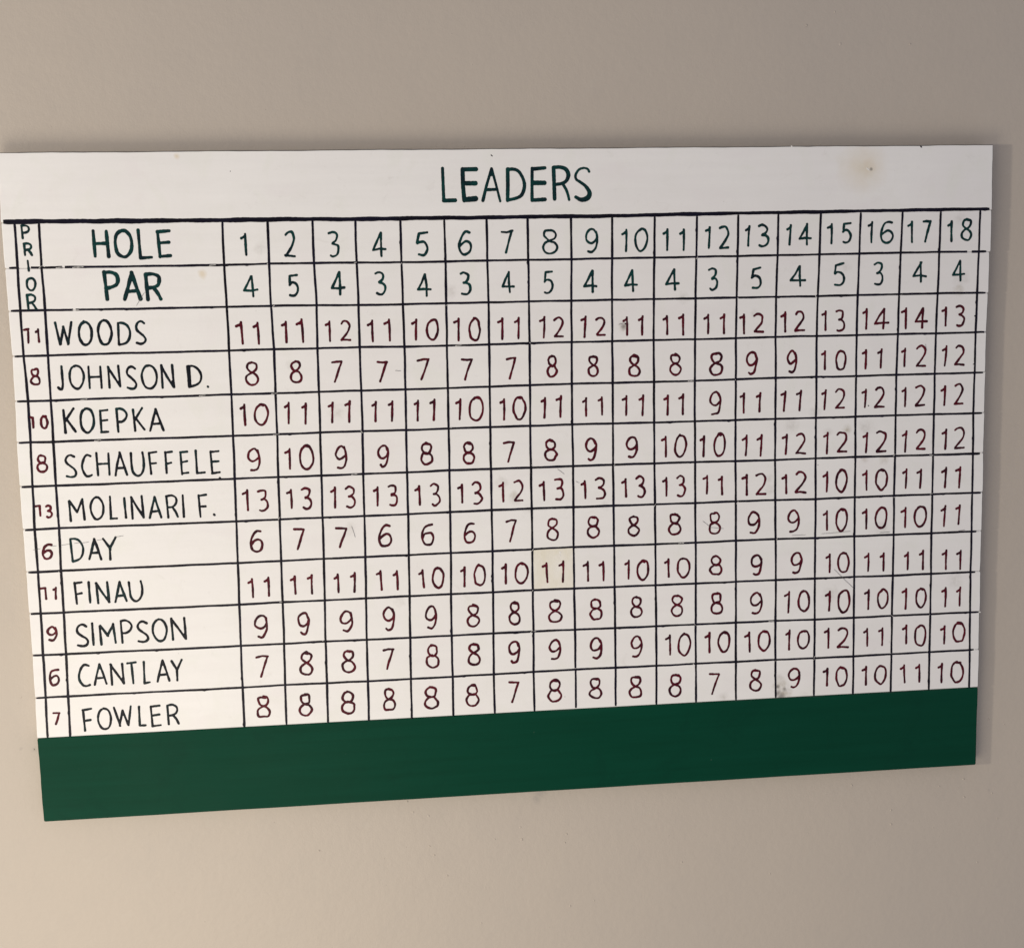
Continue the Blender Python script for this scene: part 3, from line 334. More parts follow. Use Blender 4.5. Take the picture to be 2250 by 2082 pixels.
# ------------------------------------------------------------------ node helpers
def new_mat(name):
    mt = bpy.data.materials.new(name); mt.use_nodes = True
    nt = mt.node_tree
    return mt, nt, nt.nodes, nt.links, nt.nodes["Principled BSDF"]
def mathn(nt, op, a, b=None, c=None, clamp=False):
    n = nt.nodes.new("ShaderNodeMath"); n.operation = op; n.use_clamp = clamp
    for i, v in enumerate((a, b, c)):
        if v is None: continue
        if hasattr(v, "links"): nt.links.new(v, n.inputs[i])
        else: n.inputs[i].default_value = v
    return n.outputs[0]
def noise(nt, vec, scale, detail=3, rough=0.5, dist=0.0):
    n = nt.nodes.new("ShaderNodeTexNoise")
    n.inputs["Scale"].default_value = scale; n.inputs["Detail"].default_value = detail
    n.inputs["Roughness"].default_value = rough; n.inputs["Distortion"].default_value = dist
    nt.links.new(vec, n.inputs["Vector"])
    return n.outputs["Fac"]
def ramp(nt, fac, lo, hi):
    n = nt.nodes.new("ShaderNodeMapRange")
    n.inputs["From Min"].default_value = lo; n.inputs["From Max"].default_value = hi
    nt.links.new(fac, n.inputs["Value"]); return n.outputs["Result"]
def mix(nt, fac, a, b):
    n = nt.nodes.new("ShaderNodeMix"); n.data_type = 'RGBA'
    if hasattr(fac, "links"): nt.links.new(fac, n.inputs[0])
    else: n.inputs[0].default_value = fac
    for v, i in ((a, 6), (b, 7)):
        if hasattr(v, "links"): nt.links.new(v, n.inputs[i])
        else: n.inputs[i].default_value = (*v, 1)
    return n.outputs[2]
def coords(nt, scale=(1, 1, 1), kind="Object"):
    c = nt.nodes.new("ShaderNodeTexCoord")
    mp = nt.nodes.new("ShaderNodeMapping"); mp.inputs["Scale"].default_value = scale
    nt.links.new(c.outputs[kind], mp.inputs["Vector"]); return mp.outputs[0]
def bump(nt, height, strength, dist, bsdf, prev=None):
    b = nt.nodes.new("ShaderNodeBump"); b.inputs["Strength"].default_value = strength
    b.inputs["Distance"].default_value = dist
    nt.links.new(height, b.inputs["Height"])
    if prev is not None: nt.links.new(prev, b.inputs["Normal"])
    nt.links.new(b.outputs[0], bsdf.inputs["Normal"])
    return b.outputs[0]

# ------------------------------------------------------------------ materials
def wall_material():
    mt, nt, N, L, P = new_mat("eggshell_wall_paint")
    c = coords(nt)
    big = noise(nt, c, 2.2, 4, .5)
    mid = noise(nt, c, 14, 4, .6)
    col = mix(nt, ramp(nt, big, .3, .7), (.488, .437, .389), (.516, .458, .398))
    col = mix(nt, mathn(nt, 'MULTIPLY', ramp(nt, mid, .55, .9), .18), col, (.445, .406, .367))
    col = mix(nt, mathn(nt, 'MULTIPLY', ramp(nt, noise(nt, coords(nt, (1, 1, .6)), 34, 5, .7, .7), .5, .8), .16), col, (.40, .37, .345))
    col = mix(nt, mathn(nt, 'MULTIPLY', ramp(nt, noise(nt, c, 60, 3, .5, .5), .6, .8), .12), col, (.56, .52, .47))
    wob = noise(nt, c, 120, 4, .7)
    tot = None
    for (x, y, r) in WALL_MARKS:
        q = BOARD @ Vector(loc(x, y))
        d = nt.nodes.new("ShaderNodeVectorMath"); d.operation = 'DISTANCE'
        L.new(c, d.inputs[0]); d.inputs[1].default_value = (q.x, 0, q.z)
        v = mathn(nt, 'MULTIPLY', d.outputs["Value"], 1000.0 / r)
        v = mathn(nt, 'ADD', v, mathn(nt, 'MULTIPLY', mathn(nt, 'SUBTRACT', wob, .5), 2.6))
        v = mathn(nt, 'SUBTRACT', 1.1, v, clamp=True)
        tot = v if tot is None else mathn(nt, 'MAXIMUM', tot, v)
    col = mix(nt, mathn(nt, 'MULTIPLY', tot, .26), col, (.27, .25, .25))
    L.new(col, P.inputs["Base Color"])
    P.inputs["Roughness"].default_value = .5
    P.inputs["Specular IOR Level"].default_value = .45
    h1 = noise(nt, c, 620, 3, .6)
    h2 = noise(nt, c, 150, 3, .5)
    h3 = noise(nt, c, 11, 2, .5)
    h = mathn(nt, 'ADD', mathn(nt, 'MULTIPLY', h1, .35), mathn(nt, 'ADD', mathn(nt, 'MULTIPLY', h2, .8), mathn(nt, 'MULTIPLY', h3, 3.0)))
    bump(nt, h, .45, .0009, P)
    return mt

def spot_mask(nt, c, spots, wob):
    """union of soft irregular blots at measured board positions"""
    tot = None
    for (x, y, r, k) in spots:
        q = loc(x, y)
        d = nt.nodes.new("ShaderNodeVectorMath"); d.operation = 'DISTANCE'
        nt.links.new(c, d.inputs[0]); d.inputs[1].default_value = q
        v = mathn(nt, 'MULTIPLY', d.outputs["Value"], 1000.0 / r)
        v = mathn(nt, 'ADD', v, mathn(nt, 'MULTIPLY', mathn(nt, 'SUBTRACT', wob, .5), 1.9))
        v = mathn(nt, 'SUBTRACT', 1.15, v, clamp=True)
        tot = v if tot is None else mathn(nt, 'MAXIMUM', tot, v)
    return tot

def white_material():
    mt, nt, N, L, P = new_mat("white_board_paint")
    c = coords(nt)
    streak = noise(nt, coords(nt, (7, 7, 90)), 1.0, 5, .6)
    big = noise(nt, c, 5, 4, .55)
    mot = noise(nt, c, 38, 4, .65)
    wob = noise(nt, c, 90, 4, .6)
    col = mix(nt, ramp(nt, streak, .3, .7), (.825, .82, .825), (.86, .855, .86))
    col = mix(nt, mathn(nt, 'MULTIPLY', ramp(nt, big, .42, .75), .45), col, (.775, .75, .765))
    col = mix(nt, mathn(nt, 'MULTIPLY', ramp(nt, mot, .52, .8), .30), col, (.755, .755, .715))
    ys = [s for s in SPOTS if s[3] == 'y']
    gs = [s for s in SPOTS if s[3] == 'g']
    ss = [s for s in SPOTS if s[3] == 's']
    soft = mathn(nt, 'ADD', .5, mathn(nt, 'MULTIPLY', mathn(nt, 'SUBTRACT', wob, .5), .35))
    col = mix(nt, mathn(nt, 'MULTIPLY', spot_mask(nt, c, ss[:1], soft), .50), col, (.72, .62, .46))
    col = mix(nt, mathn(nt, 'MULTIPLY', spot_mask(nt, c, ss[1:], soft), .35), col, (.66, .55, .40))
    g2 = [s for s in SPOTS if s[3] == 'g2']
    col = mix(nt, mathn(nt, 'MULTIPLY', spot_mask(nt, c, ys, wob), .62), col, (.70, .59, .42))
    cs = [s for s in SPOTS if s[3] == 'c']
    col = mix(nt, mathn(nt, 'MULTIPLY', spot_mask(nt, c, cs, wob), .8), col, (.80, .75, .60))
    col = mix(nt, mathn(nt, 'MULTIPLY', mathn(nt, 'MULTIPLY', spot_mask(nt, c, gs, wob), ramp(nt, noise(nt, c, 170, 4, .7), .3, .7)), .62), col, (.52, .50, .48))
    col = mix(nt, mathn(nt, 'MULTIPLY', mathn(nt, 'MULTIPLY', spot_mask(nt, c, g2, wob), ramp(nt, noise(nt, c, 190, 4, .7), .25, .65)), .75), col, (.46, .42, .34))
    bs = [s for s in SPOTS if s[3] == 'b']
    col = mix(nt, mathn(nt, 'MULTIPLY', spot_mask(nt, c, bs, wob), .8), col, (.16, .145, .13))
    # faint tint drift between coats (pinkish / greenish whites) and handling grime
    col = mix(nt, mathn(nt, 'MULTIPLY', ramp(nt, noise(nt, coords(nt, (1, 1, 1.6)), 17, 3, .5, .6), .55, .7), .35), col, (.80, .765, .79))
    col = mix(nt, mathn(nt, 'MULTIPLY', ramp(nt, noise(nt, coords(nt, (1.3, 1, 1)), 23, 3, .5, .9), .56, .72), .35), col, (.785, .80, .755))
    col = mix(nt, mathn(nt, 'MULTIPLY', ramp(nt, noise(nt, c, 46, 6, .75, 1.2), .60, .78), .30), col, (.58, .56, .54))
    fl = ramp(nt, noise(nt, c, 260, 2, .4), .77, .80)
    col = mix(nt, mathn(nt, 'MULTIPLY', fl, .22), col, (.25, .22, .20))
    L.new(col, P.inputs["Base Color"])
    P.inputs["Roughness"].default_value = .45
    P.inputs["Specular IOR Level"].default_value = .3
    h = mathn(nt, 'ADD', mathn(nt, 'MULTIPLY', streak, 1.0), mathn(nt, 'MULTIPLY', noise(nt, c, 240, 3, .6), .35))
    bump(nt, h, .35, .0006, P)
    return mt

def green_material():
    mt, nt, N, L, P = new_mat("green_board_paint")
    c = coords(nt)
    streak = noise(nt, coords(nt, (6, 6, 110)), 1.0, 5, .6)
    big = noise(nt, c, 4, 4, .55)
    col = mix(nt, ramp(nt, streak, .3, .7), (.0003, .041, .022), (.0008, .050, .028))
    col = mix(nt, mathn(nt, 'MULTIPLY', ramp(nt, big, .4, .75), .5), col, (.002, .042, .025))
    L.new(col, P.inputs["Base Color"])
    sc = noise(nt, coords(nt, (30, 30, 420)), 1.0, 5, .7)
    col = mix(nt, mathn(nt, 'MULTIPLY', ramp(nt, sc, .62, .9), .16), col, (.012, .075, .048))
    fk = ramp(nt, noise(nt, c, 210, 2, .4), .79, .82)
    col = mix(nt, mathn(nt, 'MULTIPLY', fk, .35), col, (.16, .20, .17))
    col = mix(nt, mathn(nt, 'MULTIPLY', ramp(nt, noise(nt, c, 22, 5, .7, .8), .55, .8), .45), col, (.0008, .030, .018))
    # worn lighter upper rim at the right end
    spc = nt.nodes.new("ShaderNodeSeparateXYZ"); nt.links.new(c, spc.inputs[0])
    rim = mathn(nt, 'MULTIPLY', ramp(nt, spc.outputs[2], .0795, .0815), ramp(nt, noise(nt, coords(nt, (40, 40, 200)), 1.0, 4, .6), .45, .6))
    col = mix(nt, mathn(nt, 'MULTIPLY', rim, .35), col, (.10, .13, .12))
    L.new(col, P.inputs["Base Color"])
    r = mathn(nt, 'ADD', .40, mathn(nt, 'MULTIPLY', noise(nt, c, 9, 4, .6), .16))
    L.new(r, P.inputs["Roughness"])
    P.inputs["Specular IOR Level"].default_value = .08
    h = mathn(nt, 'ADD', mathn(nt, 'MULTIPLY', streak, 1.0), mathn(nt, 'MULTIPLY', noise(nt, c, 300, 3, .6), .35))
    bump(nt, h, .35, .0006, P)
    return mt

def ink_material(name, dark, rich, scale=70, lo=.38, hi=.62, rough=.38):
    mt, nt, N, L, P = new_mat(name)
    c = coords(nt)
    n = noise(nt, c, scale, 3, .6)
    col = mix(nt, ramp(nt, n, lo, hi), dark, rich)
    n2 = noise(nt, c, 330, 3, .6)
    col = mix(nt, mathn(nt, 'MULTIPLY', ramp(nt, n2, .66, .8), .5), col, tuple(min(1, v * 2.5 + .02) for v in rich))
    L.new(col, P.inputs["Base Color"])
    P.inputs["Roughness"].default_value = rough
    P.inputs["Specular IOR Level"].default_value = .15
    bump(nt, noise(nt, c, 500, 2, .5), .3, .0003, P)
    return mt

M_WALL = wall_material()
M_WHITE = white_material()
M_GREEN = green_material()
M_RED = ink_material("maroon_sign_paint", (.030, .002, .009), (.098, .003, .013))
M_TEAL = ink_material("dark_green_sign_paint", (.002, .012, .018), (.001, .040, .038))
M_NAME = ink_material("dark_name_paint", (.003, .005, .011), (.002, .026, .030), scale=40, lo=.48, hi=.68)
M_LINE = ink_material("navy_black_line_paint", (.003, .002, .007), (.005, .004, .016), scale=25)
M_SCR = ink_material("grey_scratch", (.10, .10, .11), (.22, .21, .22), scale=200)
M_EDGE_SHADOW = ink_material("painted_edge_shadow", (.030, .026, .022), (.075, .065, .055), scale=60, rough=.7)  # contact-shadow line painted as dark colour on the top and right edges
M_CHIP = ink_material("chipped_edge", (.75, .74, .73), (.85, .84, .83), scale=200)

# ------------------------------------------------------------------ objects
def add_obj(name, verts, faces, mat, parent=None, smooth=False, kind=None):
    me = bpy.data.meshes.new(name)
    me.from_pydata(verts, [], faces)
    me.materials.append(mat)
    if smooth:
        me.polygons.foreach_set("use_smooth", [True] * len(me.polygons))
    me.update()
    o = bpy.data.objects.new(name, me)
    COL.objects.link(o)
    if parent is not None: o.parent = parent
    if kind: o["kind"] = kind
    return o

# ---- wall
def build_wall():
    w, h, d = 3.0, 2.7, 0.12
    v = [(-w, 0, 0), (w, 0, 0), (w, 0, h), (-w, 0, h), (-w, d, 0), (w, d, 0), (w, d, h), (-w, d, h)]
    f = [(0, 1, 2, 3), (5, 4, 7, 6), (1, 5, 6, 2), (4, 0, 3, 7), (3, 2, 6, 7), (4, 5, 1, 0)]
    o = add_obj("wall", v, f, M_WALL, kind="structure")
    o["label"] = "plain beige painted wall with faint roller texture behind the scoreboard"
    # small paint nibs and grains where the photograph shows them
    rng = random.Random(5)
    vs, fs = [], []
    camw = cam.matrix_world.translation
    pts = []
    for (x, y) in NIBS:                               # board plane point, carried on to the wall
        q = BOARD @ Vector(loc(x, y))
        pts.append((q.x, q.z, rng.uniform(.9, 1.5) * MM, rng.uniform(.35, .7) * MM))
    for _ in range(260):
        pts.append((rng.uniform(-.62, .62), rng.uniform(1.0, 2.0), rng.uniform(.35, .8) * MM, rng.uniform(.1, .3) * MM))
    for (px, pz, r, hh) in pts:
        b = len(vs)
        el = rng.uniform(.75, 1.3)
        for ring, (rr, yy) in enumerate(((1.0, .0), (.8, .45), (.45, .85))):
            for k in range(8):
                a = k / 8 * 2 * math.pi
                j = rng.uniform(.85, 1.1)
                vs.append((px + r * rr * math.cos(a) * j, -(hh * yy) + (.00005 if ring == 0 else 0), pz + r * rr * math.sin(a) * el * j))
        vs.append((px, -hh, pz))
        for ring in range(2):
            for k in range(8):
                k2 = (k + 1) % 8
                fs.append((b + ring * 8 + k, b + ring * 8 + k2, b + ring * 8 + 8 + k2, b + ring * 8 + 8 + k))
        for k in range(8):
            fs.append((b + 16 + k, b + 16 + (k + 1) % 8, b + 24))
    add_obj("paint_nibs", vs, fs, M_WALL, o, smooth=True, kind="stuff")
    return o
build_wall()

# ---- board
board = bpy.data.objects.new("scoreboard", None)
COL.objects.link(board)
board.matrix_world = BOARD
board["label"] = "white hand painted golf leaderboard with black grid lines and a green bottom panel"
board["category"] = "scoreboard"

THICK = 10.0
def wavy(p, q, rng, amp, step=9.0):
    p = np.array(p); q = np.array(q); n = max(2, int(np.linalg.norm(q - p) / step))
    d = (q - p) / np.linalg.norm(q - p); nn = np.array((-d[1], d[0]))
    ph = [rng.uniform(0, 6.28) for _ in range(4)]
    out = []
    for i in range(n):
        t = i / n; s = t * np.linalg.norm(q - p)
        env = min(1, t * n / 2, (1 - t) * n / 2)
        w = (math.sin(s * .045 + ph[0]) + .6 * math.sin(s * .13 + ph[1]) + .5 * math.sin(s * .37 + ph[2])) * amp / 2
        out.append(p + d * s + nn * w * env)
    return out
def corner(p, a, b, r):
    """round corner p between neighbours a and b"""
    p = np.array(p); u = np.array(a) - p; v = np.array(b) - p
    u = u / np.linalg.norm(u) * r; v = v / np.linalg.norm(v) * r
    return [p + u, p + (u + v) * .29, p + v]

def poly_clean(o):
    out = []
    for q in o:
        if not out or np.linalg.norm(np.array(q) - out[-1]) > .25: out.append(np.array(q))
    if np.linalg.norm(out[0] - out[-1]) < .25: out.pop()
    return out

def board_edge(k):
    """(tl, tr, br, bl) of plank k with the seams of neighbouring planks shared"""
    tl, tr, br, bl = [np.array(q) for q in PLANKS[k]]
    return tl, tr, br, bl

def seam_y(h, x):
    pts = H_LINES[h]
    xs = [q[0] for q in pts]; ys = [q[1] for q in pts]
    c = np.polyfit(xs, ys, 1)
    return c[0] * x + c[1]

plank_objs = []
for k in range(14):
    rng = random.Random(40 + k)
    tl, tr, br, bl = board_edge(k)
    G = .12
    if k > 0:
        h = k - 1
        off = 0.0
        tl[1] = seam_y(h, tl[0]) + G; tr[1] = seam_y(h, tr[0]) + G
    if k < 13:
        h = k
        bl[1] = seam_y(h, bl[0]) - G; br[1] = seam_y(h, br[0]) - G
    rt = 1.5 if k not in (0,) else .9
    rb = 1.3
    c_tl = corner(tl, bl, tr, rt); c_tr = corner(tr, tl, br, rt)
    c_br = corner(br, tr, bl, rb); c_bl = corner(bl, br, tl, rb)
    amp = .16
    out = []
    top_amp = .30 if k == 0 else .05
    out += c_tl + wavy(c_tl[-1], c_tr[0], rng, top_amp, 9 if k == 0 else 60)
    if k == 0:    # small chips on the top edge
        for cx, dep in ((BOARD_W * .797, .9), (BOARD_W * .925, .5)):
            for q in out:
                if abs(q[0] - cx) < 6 and q[1] < 5: q[1] += dep * (1 - abs(q[0] - cx) / 6)
    out += c_tr + wavy(c_tr[-1], c_br[0], rng, amp * 1.6, 4)
    out += c_br + wavy(c_br[-1], c_bl[0], rng, .12 if k == 13 else .05, 20 if k == 13 else 60)
    out += c_bl + wavy(c_bl[-1], c_tl[0], rng, amp * 1.8, 4)
    out = poly_clean(out)
    n = len(out)
    bev = .75
    cen = sum(out) / n
    inner = []
    for i in range(n):
        a = out[i - 1]; b = out[i]; c = out[(i + 1) % n]
        t = (c - a); t = t / np.linalg.norm(t); nn = np.array((-t[1], t[0]))   # inward for this winding
        if np.dot(nn, cen - b) < 0: nn = -nn
        inner.append(b + nn * bev)
    mid = [out[i] * .35 + inner[i] * .65 for i in range(n)]
    vs = [loc(q[0], q[1], 0) for q in inner] + [loc(q[0], q[1], -.12) for q in mid] + \
         [loc(q[0], q[1], -.55) for q in out] + [loc(q[0], q[1], -THICK) for q in out]
    fs = [tuple(reversed(range(n)))]
    for ring in range(3):
        for i in range(n):
            j = (i + 1) % n
            fs.append((ring * n + i, ring * n + j, (ring + 1) * n + j, (ring + 1) * n + i))
    fs.append(tuple(range(3 * n, 4 * n)))
    mat = M_GREEN if k == 13 else M_WHITE
    o = add_obj("plank", vs, fs, mat, board)
    import bmesh
    bm = bmesh.new(); bm.from_mesh(o.data); bmesh.ops.recalc_face_normals(bm, faces=bm.faces); bm.to_mesh(o.data); bm.free()
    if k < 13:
        o.data.materials.append(M_EDGE_SHADOW)
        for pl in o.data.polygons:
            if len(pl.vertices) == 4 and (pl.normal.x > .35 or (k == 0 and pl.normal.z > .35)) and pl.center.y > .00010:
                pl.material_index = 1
    if k == 0: o["label"] = "wide white top plank carrying the title"
    elif k == 13: o["label"] = "wide dark green bottom plank"
    plank_objs.append(o)

# battens behind hold the planks together and space them from the wall
for x in (150, BOARD_W - 150):
    vs, fs = [], []
    x0, x1, y0, y1 = x - 20, x + 20, 25, BOARD_H - 25
    for hh in (-THICK - .1, -THICK - 3.0):
        vs += [loc(x0, y0, hh), loc(x1, y0, hh), loc(x1, y1, hh), loc(x0, y1, hh)]
    fs = [(0, 1, 2, 3), (7, 6, 5, 4), (0, 4, 5, 1), (1, 5, 6, 2), (2, 6, 7, 3), (3, 7, 4, 0)]
    o = add_obj("batten", vs, fs, M_WHITE, board)

# ------------------------------------------------------------------ painted marks (brush strokes as thin raised paint)
def catmull(pts, n=7):
    P = [np.array(q, float) for q in pts]
    if len(P) < 3: return P
    out = []
    for i in range(len(P) - 1):
        p0 = P[max(i - 1, 0)]; p1 = P[i]; p2 = P[i + 1]; p3 = P[min(i + 2, len(P) - 1)]
        if i == 0: p0 = 2 * p1 - p2
        if i == len(P) - 2: p3 = 2 * p2 - p1
        for k in range(n):
            t = k / n
            out.append(.5 * ((2 * p1) + (-p0 + p2) * t + (2 * p0 - 5 * p1 + 4 * p2 - p3) * t * t + (-p0 + 3 * p1 - 3 * p2 + p3) * t ** 3))
    out.append(P[-1])
    return out

CELL = .36
def paint(strokes, name, mat, parent, rng, base=.10, crown=.17):
    """strokes: polylines of (x, y, width) in board mm; the union is meshed from a distance field"""
    allp = np.array([q for s in strokes for q in s])
    pad = allp[:, 2].max() / 2 + .8
    x0, y0 = allp[:, 0].min() - pad, allp[:, 1].min() - pad
    x1, y1 = allp[:, 0].max() + pad, allp[:, 1].max() + pad
    nx, ny = int((x1 - x0) / CELL) + 2, int((y1 - y0) / CELL) + 2
    gx = x0 + np.arange(nx) * CELL; gy = y0 + np.arange(ny) * CELL
    X, Y = np.meshgrid(gx, gy)
    D = np.full(X.shape, -9.0)
    for s in strokes:
        for (ax, ay, aw), (bx, by, bw) in zip(s[:-1], s[1:]):
            r = max(aw, bw) / 2 + 1.2
            i0 = max(0, int((min(ax, bx) - r - x0) / CELL)); i1 = min(nx, int((max(ax, bx) + r - x0) / CELL) + 2)
            j0 = max(0, int((min(ay, by) - r - y0) / CELL)); j1 = min(ny, int((max(ay, by) + r - y0) / CELL) + 2)
            xs = X[j0:j1, i0:i1]; ys = Y[j0:j1, i0:i1]
            dx, dy = bx - ax, by - ay
            L2 = dx * dx + dy * dy + 1e-9
            t = np.clip(((xs - ax) * dx + (ys - ay) * dy) / L2, 0, 1)
            d = (aw + (bw - aw) * t) / 2 - np.hypot(xs - ax - dx * t, ys - ay - dy * t)
            D[j0:j1, i0:i1] = np.maximum(D[j0:j1, i0:i1], d)
    ph = [rng.uniform(0, 6.28) for _ in range(6)]
    D = D + .07 * np.sin(X * 1.9 + ph[0] + 1.3 * np.sin(Y * 1.1 + ph[1])) * np.sin(Y * 1.6 + ph[2]) \
          + .045 * np.sin(X * 4.3 + ph[3] + Y * 2.1) * np.sin(Y * 3.7 + ph[4] - X * 1.2)
    ins = D > 0
    vid = {}
    vs, fs = [], []
    def height(d): return base + crown * min(1.0, max(0.0, d) / .55)
    def gv(i, j):
        key = (i, j)
        v = vid.get(key)
        if v is None:
            v = vid[key] = len(vs); vs.append(loc(gx[i], gy[j], height(D[j, i])))
        return v
    def ev(i, j, i2, j2):
        key = (i, j, i2, j2) if (i, j) < (i2, j2) else (i2, j2, i, j)
        v = vid.get(key)
        if v is None:
            a, b = D[j, i], D[j2, i2]
            t = a / (a - b)
            v = vid[key] = len(vs)
            vs.append(loc(gx[i] + (gx[i2] - gx[i]) * t, gy[j] + (gy[j2] - gy[j]) * t, base * .6))
        return v
    cnt = ins[:-1, :-1].astype(int) + ins[:-1, 1:] + ins[1:, :-1] + ins[1:, 1:]
    for j, i in zip(*np.nonzero(cnt)):
        i = int(i); j = int(j)
        cs = ((i, j), (i, j + 1), (i + 1, j + 1), (i + 1, j))
        if cnt[j, i] == 4:
            fs.append(tuple(gv(*c) for c in cs)); continue
        poly = []
        for a in range(4):
            c, d = cs[a], cs[(a + 1) % 4]
            ic, id_ = ins[c[1], c[0]], ins[d[1], d[0]]
            if ic: poly.append(gv(*c))
            if ic != id_: poly.append(ev(*c, *d))
        if len(poly) >= 3: fs.append(tuple(poly))
    return add_obj(name, vs, fs, mat, parent, smooth=True)

